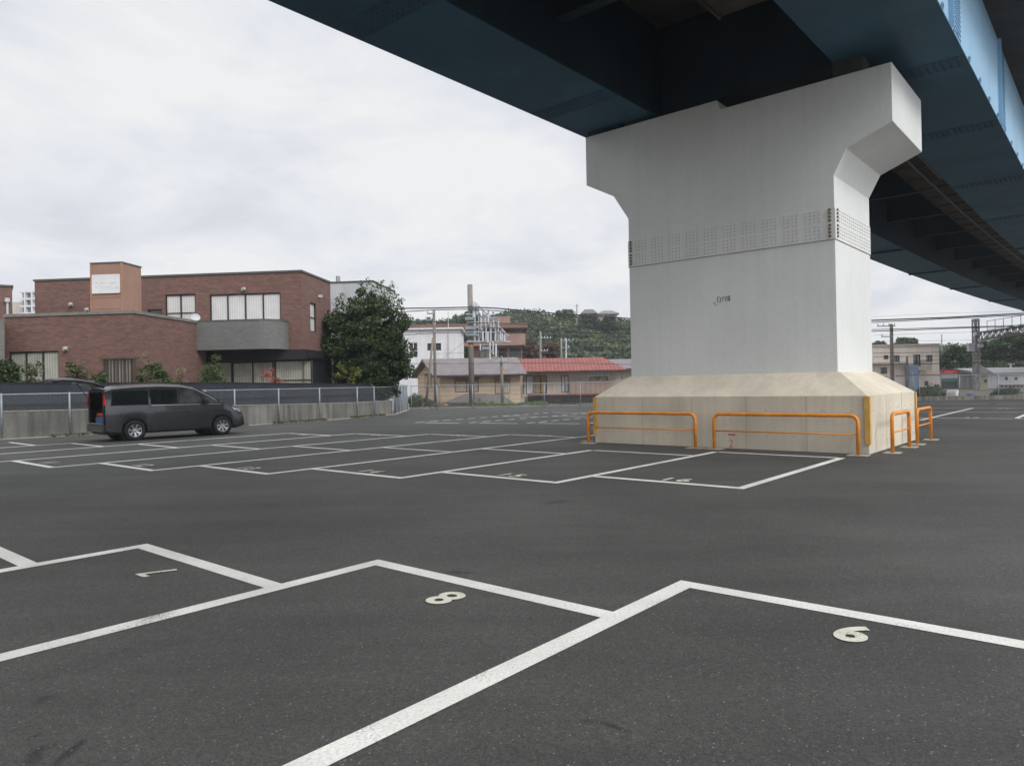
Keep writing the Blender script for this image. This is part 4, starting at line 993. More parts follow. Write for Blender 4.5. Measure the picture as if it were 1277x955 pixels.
# weeds at the back fence and along the kerb
def weed(px, wpx, ytop, D, label, mt, k=18, per=60, cr=.16, leaf=.06):
    q = at(px, ytop, D); rx = wpx/2*D/F_PX*1.1; k = int(k*1.6); return bush((q.x, D, -.02), rx, .35, max(q.z, .2)/2, label, mt, k=k, per=per, cr=cr, leaf=leaf, name='weed_clump', stems=3, group='weeds growing along the back fence', cat='weeds')
weed(517, 15, 492, 50.0, 'tall green weed clump at the corner of the back fence', LF_MID, k=30, per=90, cr=.25)
weed(531, 16, 495, 50.3, 'pale grassy weed clump by the leaning pole', LF_OLIVE, k=24)
weed(545, 16, 499, 50.6, 'dry weed clump at the foot of the weathered pole', LF_DRY, k=18)
weed(606, 26, 500, 50.0, 'bright green low weeds just right of the big concrete pole', LF_WEED, k=24)
weed(636, 30, 502, 49.8, 'bright green low weeds by the middle fence post', LF_WEED, k=24)
weed(671, 26, 500.5, 49.8, 'rounded bright green weed mound before the red roofed house', LF_WEED, k=30, cr=.2)
weed(708, 30, 504, 49.6, 'sparse green weeds beside the left edge of the footing', LF_OLIVE, k=18)
weed(1160, 20, 484, 49.5, 'green bushes behind the fence right of the footing', LF_MID, k=30, per=80, cr=.25)
gp = []                                            # moss and grass along kerb and back strip
for (a_, b_, n_, d0, d1, hh_) in [((WALL[i]), (WALL[i+1]), 300, .10, -.16, .07) for i in range(1, len(WALL)-1)]+[((-6.9, 49.1), (-2, 49.1), 900, 0, .9, .16), ((-2, 49.1), (12, 48.4), 2200, 0, .9, .14), ((12, 48.4), (34, 45.6), 1500, 0, .6, .10)]:
    s_ = rng.uniform(0, 1, n_); nrm_ = np.array([-(b_[1]-a_[1]), b_[0]-a_[0]]); nrm_ /= np.linalg.norm(nrm_)
    xy = np.outer(1-s_, a_)+np.outer(s_, b_)+nrm_*rng.uniform(min(d0, d1), max(d0, d1), n_)[:, None]
    keep = (np.sin(xy[:, 0]*2.3)+np.sin(xy[:, 1]*1.7)) > -.6
    gp.append(np.column_stack([xy, .02+rng.uniform(0, hh_, n_)])[keep])
o = leaves('grass', np.concatenate(gp), .09, LF_OLIVE, kind='stuff'); tag(o, 'short grass and moss along the kerb and back fence', 'grass')

# ------------------------------------------------------------------ houses beyond the back fence
def hip_or_gable(mb, c0, c1, c2, c3, ridge0, ridge1):  # eave corners (front-left, front-right, back-right, back-left), ridge ends
    mb.add([c0, c1, c2, c3, ridge0, ridge1], [(0, 1, 5, 4), (2, 3, 4, 5), (1, 2, 5), (3, 0, 4), (3, 2, 1, 0)])
# tan house with grey tiled roof
HD = 56.0
FH = Facade((at(549, 480, HD).x, HD), R(-1))
th = thing('tan_house', 'tan walled house with grey tiled gable roof behind the concrete poles', 'house', FH.P(3, 0), 0)
uE = FH.px(649, 480)[0]; ze = FH.px(600, 465.5)[1]
hh = [FH.rect(567, 474, 597, 489), FH.rect(617, 474, 636, 491)]
FG = Facade((FH.P(0, 0).x, FH.P(0, 0).y), R(-1)-R(58)); 
gw0 = 4.3                                          # gable wall runs back-left from the front corner
gl = FG.u*-gw0
def hwall(F, u0, u1, z0, z1, holes, nm, mt, par):
    g = MB(); wallsheet(g, F, u0, u1, z0, z1, holes, .10); return g.build(nm, mt, par)
TAN = stripe_mat('tan_siding', (.52, .40, .29), (.43, .335, .24), .35, axis=1, rough=.8, duty=.9, var=.08)
hwall(FH, 0, uE, 0, ze+.05, hh, 'front_wall', TAN, th); window(th, FH, hh[0], 2, pm=BEIGEW, dep=.06); window(th, FH, hh[1], 1, pm=BEIGEW, dep=.06)
for r_ in hh:
    g = MB(); g.obox(FH.P(r_[0]-.1, r_[3]+.05, .002), FH.u*(r_[1]-r_[0]+.2), FH.n*.35, ZV*.06); g.build('window_hood', BROWNR, th)
gc = FH.P(0, 0); gb = gc+gl; ga = (gc+gb)/2
zp = at(524, 447.5, HD+1.2).z
g = MB(); g.add([gb, gc, gc+ZV*(ze+.05), ga+ZV*(zp-.12), gb+ZV*(ze+.05)], [(0, 1, 2, 3, 4)]); g.build('gable_wall', TAN, th)
rg = [FG.rect(521, 478, 533, 492)]; rg = [(max(-gw0+.4, min(rg[0][0], -.6)), -1.0 if rg[0][1] > -.5 else rg[0][1], rg[0][2], rg[0][3])]
wv = MB(); wv.obox(FG.P(-2.6, FG.px(527, 468.5)[1], .01), FG.u*.9, FG.n*.05, ZV*.18); wv.build('gable_vent', DARKM, th)
wv = MB(); wv.obox(FG.P(-2.9, 1.4, .01), FG.u*1.3, FG.n*.05, ZV*1.1); wv.obox(FG.P(-3.0, 2.55, .01), FG.u*1.6, FG.n*.3, ZV*.06); wv.build('gable_window', mat('shutter_tan', (.36, .28, .2), .7), th)
lenv = FH.u*(uE+.7); ov = FG.n*.55
ef = FH.P(-.0, ze-.12, .55); r0 = ga+ov+ZV*zp; r1 = r0+lenv*.86+ZV*0
eL = gc+ov+FH.n*.6+ZV*(ze-.1); eR = FH.P(uE+.55, ze-.1, .6)
bL = gb+ov-FH.n*.5+FG.u*-.3+ZV*(ze-.1); bR = bL+lenv
g = MB(); rE = at(645, 449, (r0.y+.2)); rE.z = r0.z
g.add([eL, eR, rE, r0, bL, bR], [(0, 1, 2, 3), (5, 4, 3, 2), (1, 5, 2)])
rf = g.build('roof', SLATE, th); s_ = rf.modifiers.new('t', 'SOLIDIFY'); s_.thickness = .16; s_.offset = -1
g = MB(); g.obox(FH.P(-.2, ze-.26, .55), FH.u*(uE+.7), FH.n*.10, ZV*.10); g.build('gutter', DARKM, th)
# low shed roofs in front of it
for (x0, x1, xp, yt, ye, D, lb) in ((553, 618, 594, 490.5, 502, 53.2, 'low dark roofed lean-to just left of the big pole foot'), (600, 641, 612, 491.5, 503, 52.4, 'low dark roofed shed between the big pole and the thin pole')):
    sh_ = thing('garden_shed', lb, 'shed', (at((x0+x1)/2, 500, D).x, D, 0), 0, 'low sheds behind the back fence')
    a_ = at(x0, ye, D); b_ = at(x1, ye, D); p_ = at(xp, yt, D+.8)
    g = MB(); g.add([a_, b_, p_+Vector((.8, 0, 0)), p_-Vector((.8, 0, 0)), a_+Vector((0, 2.4, 0)), b_+Vector((0, 2.4, 0))], [(0, 1, 2, 3), (5, 4, 3, 2), (1, 5, 2), (4, 0, 3)]); ro = g.build('roof', SLATED, sh_); ro.modifiers.new('t', 'SOLIDIFY').thickness = .08
    g = MB(); g.obox((a_.x+.3, D+.35, 0), Vector((b_.x-a_.x-.6, 0, 0)), Vector((0, 1.6, 0)), ZV*(a_.z-.03)); g.build('shed_wall', CREAMW, sh_)
# red roofed long house
HR = 58.5; FR = Facade((at(655, 480, HR).x, HR), R(-1))
rh = thing('red_roof_house', 'long low house with red tiled roof and pale weathered walls', 'house', FR.P(4, 0), 0)
uE = FR.px(775, 480)[0]; ze = FR.px(715, 461.5)[1]
hh = [FR.rect(656, 468, 665.5, 491.5), FR.rect(666.5, 468, 682, 491), FR.rect(700, 468, 709, 489), FR.rect(733, 463.5, 756, 468.5), FR.rect(735, 470, 758, 477)]
hwall(FR, -.1, uE, 0, ze+.1, hh, 'front_wall', CREAMW, rh)
window(rh, FR, hh[0], 1, pm=WHITEW, dep=.07, name='door'); window(rh, FR, hh[1], 2, pm=mat('ochre_board', (.30, .22, .10), .7), dep=.07); window(rh, FR, hh[2], 2, pm=WHITEW, dep=.07); window(rh, FR, hh[3], 3, pm=GLASS, dep=.07, fm=FRAMEW); window(rh, FR, hh[4], 2, pm=CREAMW, dep=.05)
g = MB(); r_ = FR.rect(710, 475, 760, 491); g.obox(FR.P(r_[0], r_[2], .02), FR.u*(r_[1]-r_[0]), FR.n*.25, ZV*(r_[3]-r_[2])); g.build('balcony_board', stripe_mat('pinkish_board', (.33, .24, .2), (.26, .19, .16), .4, rough=.8), rh)
g = MB(); g.obox(FR.P(.2, .62, .02), FR.u*(uE-.5), FR.n*1.2, ZV*.09); g.build('lower_roof', RUSTR, rh)
g = MB(); g.obox(FR.P(.2, 0, .02), FR.u*(uE-.5), FR.n*.4, ZV*.6); g.build('lower_wall', mat('dim_boards', (.12, .10, .085), .9, .3, 1.5), rh)
eL = FR.P(-1.1, ze-.05, .9); eR = FR.P(uE+.35, ze-.05, .9); r0 = at(628, 447.6, HR+1.8); r1 = at(752, 450.4, HR+1.8); r1.z = r0.z-.02; rb = Vector((0, 3.6, 0))
g = MB(); g.add([eL, eR, r1, r0, eL+Vector((0, 5.4, 0)), eR+Vector((0, 5.4, 0))], [(0, 1, 2, 3), (5, 4, 3, 2), (1, 5, 2), (4, 0, 3)])
rf = g.build('roof', REDR, rh); s_ = rf.modifiers.new('t', 'SOLIDIFY'); s_.thickness = .14; s_.offset = -1
g = MB(); g.obox(FR.P(-1.1, ze-.22, .93), FR.u*(uE+1.4), FR.n*.09, ZV*.09); g.build('gutter', DARKM, rh)
# small cream house by the column
HQ = 64.0; FQ = Facade((at(764, 470, HQ).x, HQ), R(-1)); qh = thing('cream_house', 'small cream house with grey roof peeping out beside the pier column', 'house', FQ.P(3, 0), 0)
ze = FQ.px(780, 458)[1]; hwall(FQ, -.3, 8, 0, ze, [FQ.rect(772, 468.5, 776, 473)], 'front_wall', CREAMW, qh); window(qh, FQ, FQ.rect(772, 468.5, 776, 473), 1, pm=GLASS)
g = MB(); a_ = FQ.P(-1.0, ze-.1, .8); b_ = FQ.P(8.5, ze-.1, .8); c_ = at(757, 448, HQ+2); c_.z = max(c_.z, ze+.6); d_ = Vector((b_.x, HQ+2, c_.z)); g.add([a_, b_, d_, c_, a_+Vector((0, 6, 0)), b_+Vector((0, 6, 0))], [(0, 1, 2, 3), (5, 4, 3, 2), (1, 5, 2), (4, 0, 3)]); ro = g.build('roof', SLATE, qh); ro.modifiers.new('t', 'SOLIDIFY').thickness = .12
# white two storey house, brown apartments
HW = 68.0; FHW = Facade((at(574, 440, HW).x, HW), R(1)); wh_ = thing('white_house', 'white rendered house left of the big concrete pole', 'house', FHW.P(-3, 0), 0)
ul = FHW.px(492, 430)[0]; ztp = FHW.px(540, 411)[1]; hh = [FHW.rect(510, 427, 521, 446), FHW.rect(533, 428, 550, 437)]
hwall(FHW, ul, 0, 0, ztp, hh, 'front_wall', WHITEW, wh_); window(wh_, FHW, hh[0], 2, (.45,), fm=FRAMEW, pm=GLASS); window(wh_, FHW, hh[1], 2, pm=GLASS)
g = MB(); g.obox(FHW.P(ul, 0, -.22), FHW.u*-ul, FHW.n*-7, ZV*ztp); g.build('house_body', WHITEW, wh_)
g = MB(); g.obox(FHW.P(ul, ztp+.01, .3), FHW.u*(-ul+.3), FHW.n*-7.4, ZV*.14); g.build('parapet', WHITEW, wh_)
g = MB(); g.tube([FHW.P(FHW.px(559, 430)[0], 2, .1), FHW.P(FHW.px(559, 388)[0], FHW.px(559, 388)[1], .1)], .035, 8); g.build('vent_stack', GREYW, wh_)
HB = 82.0; FBr = Facade((at(654, 440, HB).x, HB), R(0)); ba = thing('brown_apartments', 'brown apartment block with deep eaves and balconies behind the insulator rack', 'building', FBr.P(-8, 0), 0)
ul = FBr.px(496, 420)[0]; z3 = FBr.px(600, 411)[1]; z2 = FBr.px(600, 428)[1]; zt3 = FBr.px(600, 405)[1]
hh = [FBr.rect(x0, 414, x1, 426) for x0, x1 in ((577, 590), (598, 610), (632, 643))]+[FBr.rect(x0, 434, x1, 446) for x0, x1 in ((577, 590), (598, 612), (622, 632), (636, 650))]
u_r = FBr.px(651, 440)[0]
hwall(FBr, ul, u_r, 0, z3, hh, 'front_wall', BROWNW, ba)
for r_ in hh: window(ba, FBr, r_, 2, pm=CURTD if r_ is hh[4] or r_ is hh[2] else GLASS)
g = MB(); g.obox(FBr.P(ul, 0, -.22), FBr.u*(u_r-ul), FBr.n*-9, ZV*z3); g.build('block_body', BROWNW, ba)
g = MB(); g.obox(FBr.P(ul, z3+.01, 1.6), FBr.u*(-ul+.4), FBr.n*-11, ZV*(zt3-z3)); g.build('flat_roof', BROWNR, ba)
r_ = FBr.rect(598, 399, 636, 405); g = MB(); g.obox(FBr.P(r_[0], zt3+.02, -1), FBr.u*(r_[1]-r_[0]), FBr.n*-5, ZV*1.0); g.build('penthouse', BROWNW, ba)
g = MB(); zs_ = FBr.px(620, 430)[1]; g.obox(FBr.P(FBr.px(572, 430)[0], zs_-.15, .01), FBr.u*(FBr.px(655, 430)[0]-FBr.px(572, 430)[0]), FBr.n*1.5, ZV*.25)
x0 = FBr.px(620, 425)[0]; g.obox(FBr.P(x0, zs_+.11, 1.35), FBr.u*(FBr.px(655, 425)[0]-x0), FBr.n*.12, ZV*1.0); g.build('balcony', BROWNW, ba)

# right of the pier: pale apartment block, signboard, warehouse
HP = 76.0; FP = Facade((at(1171.5, 460, HP).x, HP), R(-1)); pa = thing('pale_apartments', 'three storey pale pink flat roofed apartment block right of the pier', 'building', FP.P(-4, 0), 0)
ul = FP.px(1040, 460)[0]; ztp = FP.px(1130, 431.5)[1]
hh = [FP.rect(*r_) for r_ in ((1102, 443, 1108, 448), (1115, 443, 1122, 452), (1139, 442, 1148, 457), (1155, 442.5, 1163, 451), (1153, 475, 1158, 481), (1141, 463, 1146, 470), (1098, 458, 1106, 466))]
hwall(FP, ul, 0, 0, ztp, hh, 'front_wall', PINKW, pa)
for r_ in hh: window(pa, FP, r_, 2, pm=GLASS)
g = MB(); g.obox(FP.P(ul, 0, -.22), FP.u*-ul, FP.n*-9, ZV*ztp); g.build('block_body', PINKW, pa)
g = MB(); g.obox(FP.P(ul, ztp+.01, .1), FP.u*(-ul+.1), FP.n*-9, ZV*.2); g.build('parapet', CREAMW, pa)
r_ = FP.rect(1138, 457, 1154, 462); g = MB(); g.obox(FP.P(r_[0], r_[2], .01), FP.u*(r_[1]-r_[0]), FP.n*1.2, ZV*(r_[3]-r_[2])); bl_ = g.build('balcony', CREAMW, pa)
g = MB(); r2_ = FP.rect(1139, 451, 1154, 457)
for i in range(12): g.obox(FP.P(r2_[0]+(r2_[1]-r2_[0])*i/11, r_[3]+.01, 1.12), FP.u*.03, FP.n*.03, ZV*.6)
g.obox(FP.P(r2_[0], r_[3]+.6, 1.1), FP.u*(r2_[1]-r2_[0]), FP.n*.05, ZV*.05); g.build('balcony_railing', DARKM, bl_)
r_ = FP.rect(1128, 455, 1140, 468); g = MB(); g.obox(FP.P(r_[0], 0, .05), FP.u*(r_[1]-r_[0]), FP.n*1.0, ZV*r_[3]); g.build('stair_screen', mat('blue_grey_sheet', (.19, .26, .36), .6), pa)
g = MB(); z_ = FP.px(1100, 453)[1]; g.obox(FP.P(ul, z_-.1, .01), FP.u*(FP.px(1128, 453)[0]-ul), FP.n*.6, ZV*.2); g.build('ledge', CREAMW, pa)
HS = 88.0; FS_ = Facade((at(1174, 470, HS).x, HS), R(-30)); sh_ = thing('shop_building', 'shop with red, white and green striped fascia board', 'shop', FS_.P(1, 0), 0)
zf = [FS_.px(1184, y)[1] for y in (496, 475, 471, 465.5, 462, 461.5)]; us = FS_.px(1194.3, 468)[0]
g = MB(); g.obox(FS_.P(0, 0, -.4), FS_.u*us, FS_.n*-6, ZV*(zf[4]+.2)); g.build('shop_wall', mat('shop_dark', (.07, .075, .075), .6), sh_)
for nm, y0, y1, mt_ in (('red_fascia', 461.8, 466, mat('fascia_red', (.66, .03, .05), .5)), ('white_fascia', 466.2, 471.4, WHITEW), ('green_fascia', 471.6, 475.5, mat('fascia_green', (.04, .16, .13), .6))):
    za_ = FS_.px(1184, y1)[1]; zb__ = FS_.px(1184, y0)[1]; g = MB(); g.obox(FS_.P(0, za_, -.38), FS_.u*us, FS_.n*.4, ZV*(zb__-za_)); fo = g.build(nm, mt_, sh_)
    if nm != 'green_fascia':
        l_ = MB(); rs = random.Random(9 if nm[0] == 'r' else 4)
        for i in range(5 if nm[0] == 'r' else 8):
            uu_ = us*(.22+.11*i) if nm[0] == 'r' else us*(.10+.10*i); zc_ = (za_+zb__)/2; w_ = us*.06
            for k in range(3): l_.obox(FS_.P(uu_+rs.uniform(0, .02), zc_-.09+.07*k, .022), FS_.u*w_*rs.uniform(.5, 1), FS_.n*.01, ZV*.028)
            l_.obox(FS_.P(uu_+w_*.4, zc_-.1, .022), FS_.u*.04, FS_.n*.012, ZV*.2)
        l_.build('blurred_lettering', WHITEW if nm[0] == 'r' else DARKM, fo)
HG = 82.0; FGr = Facade((at(1195.5, 480, HG).x, HG), R(-31)); gh = thing('grey_shed', 'grey sheet clad shed left of the lattice mast', 'shed', FGr.P(1, 0), 0)
g = MB(); ug = FGr.px(1216, 480)[0]; g.obox(FGr.P(0, 0), FGr.u*ug, FGr.n*-2.2, ZV*FGr.px(1205, 466)[1]); g.build('shed_wall', stripe_mat('grey_sheet', (.17, .175, .17), (.23, .235, .23), .5, rough=.6), gh)
g = MB(); g.obox(FGr.P(-.2, FGr.px(1205, 466)[1]+.01, .2), FGr.u*(ug+.4), FGr.n*-2.6, ZV*.12); g.build('shed_roof', SLATE, gh)
HY = 80.0; FY = Facade((at(1216.5, 480, HY).x, HY), R(-32)); yh = thing('yellowish_house', 'pale yellow house right behind the lattice mast', 'house', FY.P(1, 0), 0)
uy = FY.px(1232, 480)[0]; zy = FY.px(1225, 466)[1]; hh = [FY.rect(1227, 473, 1231, 477)]; hwall(FY, 0, uy, 0, zy, hh, 'front_wall', mat('pale_yellow_wall', (.46, .43, .31), .8), yh); window(yh, FY, hh[0], 1, pm=GLASS)
g = MB(); g.add([FY.P(-.5, zy, .5), FY.P(uy+.6, zy, .5), FY.P(uy*.6, zy+.9, -2), FY.P(uy*.4, zy+.9, -2), FY.P(-.5, zy, -3.2), FY.P(uy+.6, zy, -3.2)], [(0, 1, 2, 3), (5, 4, 3, 2), (1, 5, 2), (4, 0, 3)]); ro = g.build('roof', SLATE, yh); ro.modifiers.new('t', 'SOLIDIFY').thickness = .12
HZ = 84.0; FZ_ = Facade((at(1232, 480, HZ).x, HZ), R(-1)); wz = thing('white_warehouse', 'long white warehouse with grey roof at the right photo edge', 'warehouse', FZ_.P(4, 0), 0)
uz = FZ_.px(1330, 480)[0]; zz_ = FZ_.px(1255, 465.5)[1]; hh = [FZ_.rect(1229.5+4, 488, 1236.5, 496.5), FZ_.rect(1240, 486, 1244, 496), FZ_.rect(1253, 470, 1257, 474), FZ_.rect(1265, 470, 1269, 474)]
hwall(FZ_, 0, uz, 0, zz_, hh, 'front_wall', WHITEW, wz)
for r_ in hh: window(wz, FZ_, r_, 1, pm=GLASS)
g = MB(); g.obox(FZ_.P(0, 0, -.22), FZ_.u*uz, FZ_.n*-12, ZV*zz_); g.build('warehouse_body', WHITEW, wz)
g = MB(); g.add([FZ_.P(-.4, zz_+.02, .5), FZ_.P(uz, zz_+.02, .5), FZ_.P(uz, zz_+.75, -6), FZ_.P(-.4, zz_+.75, -6), FZ_.P(-.4, zz_+.02, -12.5), FZ_.P(uz, zz_+.02, -12.5)], [(0, 1, 2, 3), (3, 2, 5, 4), (0, 3, 4), (1, 5, 2)]); ro = g.build('roof', stripe_mat('grey_sheet_roof', (.22, .225, .23), (.30, .305, .31), .6, rough=.5), wz); ro.modifiers.new('t', 'SOLIDIFY').thickness = .1
VB = mat('vent_brown', (.16, .12, .1), .7)
for i in range(9):
    g = MB(); u_ = FZ_.px(1248+i*5, 482)[0]; g.obox(FZ_.P(u_, FZ_.px(1255, 483)[1], .01), FZ_.u*.25, FZ_.n*.05, ZV*.3); g.build('small_vent', VB, wz)
g = MB(); g.obox(FZ_.P(FZ_.px(1246, 480)[0], FZ_.px(1255, 480.6)[1], .01), FZ_.u*9, FZ_.n*.5, ZV*.08); g.build('ledge', VB, wz)
# things standing in the yard by the shop
c = at(1189.5, 495, 49); tk = thing('covered_bundle', 'white sheet covered bundle in front of the striped shop', 'covered load', (c.x, 49, -.03), R(38)); KS = .55
def tl_(x, y, z): return TW[tk.name] @ Vector((x*KS, y*KS, z*KS))
g = MB(); g.prism([tl_(x, -.5, z) for x, z in ((-.62, .15), (.6, .15), (.62, .8), (.42, 1.12), (.1, 1.2), (-.1, 1.1), (-.45, 1.15), (-.6, .8))], tl_(0, .6, 0)-tl_(0, -.6, 0)); g.build('cover_sheet', WHITEW, tk, bevel=.08)
g = MB(); g.prism([tl_(x, -.52, z) for x, z in ((.1, .2), (.5, .2), (.5, .7), (.1, .7))], tl_(0, .01, 0)-tl_(0, 0, 0)); g.build('dark_opening', DARKM, tk)
g = MB(); g.obox(tl_(-.6, -.45, 0), tl_(1.2, 0, 0)-tl_(0, 0, 0), tl_(0, 1, 0)-tl_(0, 0, 0), ZV*.08); g.build('pallet', BARK, tk)
c = at(1210.5, 495, 48.5); bx = MB(); bx.box((c.x, 48.5, -.03), .42, .3, .34, .5); bx.box((c.x, 48.5, .313), .45, .33, .03, .5); tag(bx.build('blue_bin', mat('bin_blue', (.04, .13, .34), .5), bevel=.03), 'blue container at the foot of the lattice mast', 'container')
bushpx(1163, 22, 482, 51, 'round green shrub in front of the pale apartments', LF_MID, zg=0, k=34, per=80, cr=.3, leaf=.10, group='shrubs in the far right yards')
bushpx(1178, 14, 488, 50, 'pale flowering shrub left of the white van', LF_DRY, zg=0, k=20, per=60, cr=.25, leaf=.10, group='shrubs in the far right yards')
bushpx(1256, 26, 486, 47.5, 'wide dark green hedge in front of the white warehouse', LF_DARK, zg=0, k=34, per=90, cr=.28, leaf=.09, group='shrubs in the far right yards')
bushpx(1241, 9, 488, 47.2, 'small dark green shrub beside the warehouse door', LF_DARK, zg=0, k=10, per=80, cr=.2, leaf=.08, group='shrubs in the far right yards')
bushpx(1150, 14, 484, 52, 'low dark shrub right against the pier side fence', LF_DARK, zg=0, k=24, per=80, cr=.2, leaf=.08, group='shrubs in the far right yards')

# ------------------------------------------------------------------ poles, gantry, insulator rack, cables
def pole(px0, ytop, px1, D, r0, label, mt, name='utility_pole', r1=None, ybot=None, cat='utility pole'):
    top = at(px0, ytop, D); ft = at(px1, 508, D); ft.z = -.1
    t = thing(name, label, cat, (ft.x, D, 0), 0, 'utility poles beyond the back fence'); g = MB(); g.tube([ft, top], r0, 14, r1 or r0*.8); g.build('shaft', mt, t, smooth=True); return t, top, ft
def arms(t, px, py, D, wpx, n=3, th_=.03, lopsided=0):
    c = at(px, py, D); hw_ = wpx/2*D/F_PX; g = MB(); x0 = c.x-hw_*(1-lopsided); x1 = c.x+hw_*(1+lopsided); g.obox((x0, D-.2, c.z), Vector((x1-x0, 0, 0)), Vector((0, .08, 0)), ZV*.08); g.build('cross_arm', GALV, t)
    for i in range(n):
        x = x0+.05+(x1-x0-.1)*i/max(1, n-1); g = MB(); g.tube([(x, D-.16, c.z+.08), (x, D-.16, c.z+.28)], .045, 8); g.build('insulator', FRAMEW, t)
t, tp_, ft_ = pole(586, 355, 588.5, 50.6, .20, 'tallest thick concrete pole with orange band, carrying the insulator rack', POLEM, r1=.185)
c = at(587.5, 431, 50.6); g = MB(); g.tube([c-ZV*.07, c+ZV*.07], .205, 16); g.build('orange_band', ORANGE, t)
PORC = mat('porcelain_white', (.55, .57, .60), .4)
rack = thing('insulator_rack', 'silver lattice bracket crowded with insulators on the tall concrete pole', 'insulator rack', (at(610, 426, 50.6).x, 50.6, at(610, 426, 50.6).z))
g = MB()
Dk = 50.6
def seg(mb, p, q, r, D0=Dk, D1=None): mb.tube([at(*p, D0), at(*q, D1 or D0)], r, 6)
for dd in (-.32, .32):
    D0 = Dk+dd
    seg(g, (582, 426), (637, 426.5), .06, D0); seg(g, (582, 413.5), (623, 414.5), .05, D0); seg(g, (592, 376), (634, 419), .045, D0)
    seg(g, (592, 376), (592, 426), .07, D0); seg(g, (597, 381), (597, 426), .04, D0)
    for x in (602, 606, 611, 617, 621, 626, 630): seg(g, (x, 376+(x-592)*1.02), (x+.3, 426), .04, D0)
    for x in range(598, 630, 6): seg(g, (x, 426), (x+6, 382+(x-592)*1.0), .022, D0)
    for y in (392, 402, 408, 418): seg(g, (581, y), (597, y), .055, D0)
for x in (583, 593, 604, 620, 634): g.tube([at(x, 426, Dk-.32), at(x, 426, Dk+.32)], .04, 6)
g.build('lattice', mat('rack_silver', (.42, .45, .48), .5, .1, 6, metal=.2), rack)
for x, y0, y1, r in ((600, 396, 412, .05), (606, 404, 425, .045), (612, 402, 425, .05), (618, 408, 425, .05), (624, 412, 424, .045), (629, 417, 426, .05), (591, 376, 396, .10), (595, 378, 392, .08), (599, 429, 437, .045), (611, 427, 448, .055), (615, 427, 442, .05), (618.5, 428, 444, .06), (609, 387, 404, .055), (615.5, 396, 410, .05), (621.5, 400, 414, .055), (605, 395, 405, .04), (602, 414, 426, .07), (608, 414, 427, .08), (626, 416, 425, .05)):
    g = MB(); seg(g, (x, y0), (x, y1), r*1.05, Dk-.4); g.build('insulator_rod', PORC, rack)
for x, y, w_ in ((586, 397, 12), (587, 409, 14), (588, 417, 13), (590, 385, 8), (606, 434, 10), (604, 394, 4), (615, 397, 7), (621, 399, 6), (618, 446, 7), (613, 438, 5)):
    c = at(x, y, Dk-.45); g = MB(); g.obox(c-Vector((w_*.5*Dk/F_PX, 0, .10)), Vector((w_*Dk/F_PX, 0, 0)), Vector((0, .2, 0)), ZV*.2); g.build('clamp', GALV, rack)
t, _, _ = pole(541, 387, 543.5, 50.4, .12, 'weathered brownish pole with a leaning strut pole beside it', POLED); arms(t, 540, 392, 50.3, 9, 2, lopsided=-.6); arms(t, 537, 400, 50.3, 8, 2, lopsided=-.6)
t, _, _ = pole(540, 421, 530.5, 50.0, .10, 'leaning strut pole propped against the weathered pole', POLED)
t, _, _ = pole(625, 444, 627, 51.3, .12, 'shorter tan concrete pole with orange band right of the tallest one', POLEM); c = at(625.8, 464, 51.3); g = MB(); g.tube([c-ZV*.05, c+ZV*.05], .13, 12); g.build('orange_band', ORANGE, t)
arms(t, 627, 452, 51.2, 9, 3)
t, _, _ = pole(674, 413, 674.5, 95, .16, 'far concrete pole with right pointing arm, before the rusty trees', POLEM); arms(t, 679, 422, 94.8, 12, 4, lopsided=.3); arms(t, 679, 438, 94.8, 8, 3)
t, _, _ = pole(700, 422, 700.5, 98, .15, 'far thin pole, left one of the close pair on the hillside', POLEM)
t, _, _ = pole(706, 422, 706, 97, .14, 'far thin pole, right one of the close pair with a cross arm', GALV); arms(t, 707, 425, 96.8, 16, 4); arms(t, 705, 434, 96.8, 10, 2)
t, _, _ = pole(719.5, 379, 719.5, 170, .16, 'tiny pole on the hilltop skyline left of the hill houses', CABLEG); arms(t, 719.5, 382, 169.8, 5, 2)
t, _, _ = pole(1111.5, 404, 1113.5, 64, .17, 'concrete pole right of the pier in front of the pale apartments', POLED); arms(t, 1104, 407.5, 63.8, 22, 4); arms(t, 1105, 420.5, 63.8, 14, 1)
t, _, _ = pole(1131, 444, 1132, 60, .11, 'short grey pole before the blue grey stair screen', POLED)
t, _, _ = pole(1138.5, 464, 1139, 56, .07, 'thin galvanised pole right of the footing', GALV)
t, _, _ = pole(1174.5, 417, 1174.5, 140, .12, 'tiny far pole above the shop', CABLEG)
t, _, _ = pole(1260.5, 453, 1261, 92, .15, 'pale pole standing above the warehouse roof', GREYW); arms(t, 1260, 455, 91.8, 8, 2)
t, _, _ = pole(1248, 462, 1249, 92, .10, 'thin pole above the warehouse roof at its left end', GREYW)
# railway gantry
gn = thing('railway_gantry', 'grey lattice railway gantry mast with truss beam reaching right', 'gantry', (at(1217, 500, 74).x, 74, 0))
def lattice(mb, p, q, w, u, v, nseg, r, rd):
    p = Vector(p); q = Vector(q); cs = [u*s*w/2+v*t_*w/2 for s, t_ in ((-1, -1), (1, -1), (1, 1), (-1, 1))]
    for c in cs: mb.tube([p+c, q+c], r, 6)
    for i in range(nseg):
        a = p+(q-p)*i/nseg; b = p+(q-p)*(i+1)/nseg
        for j in range(4):
            c, d = cs[j], cs[(j+1) % 4]; mb.tube([a+c, b+d] if i % 2 else [a+d, b+c], rd, 5); mb.tube([b+c, b+d], rd, 5)
mt0 = at(1218.5, 500, 74); mt1 = at(1216.5, 398, 74); mt0.z = 0; X_ = Vector((1, 0, 0)); Y_ = Vector((0, 1, 0))
g = MB(); lattice(g, mt0, mt1, .42, X_, Y_, 14, .07, .045); g.build('mast', mat('gantry_steel', (.30, .29, .30), .7), gn)
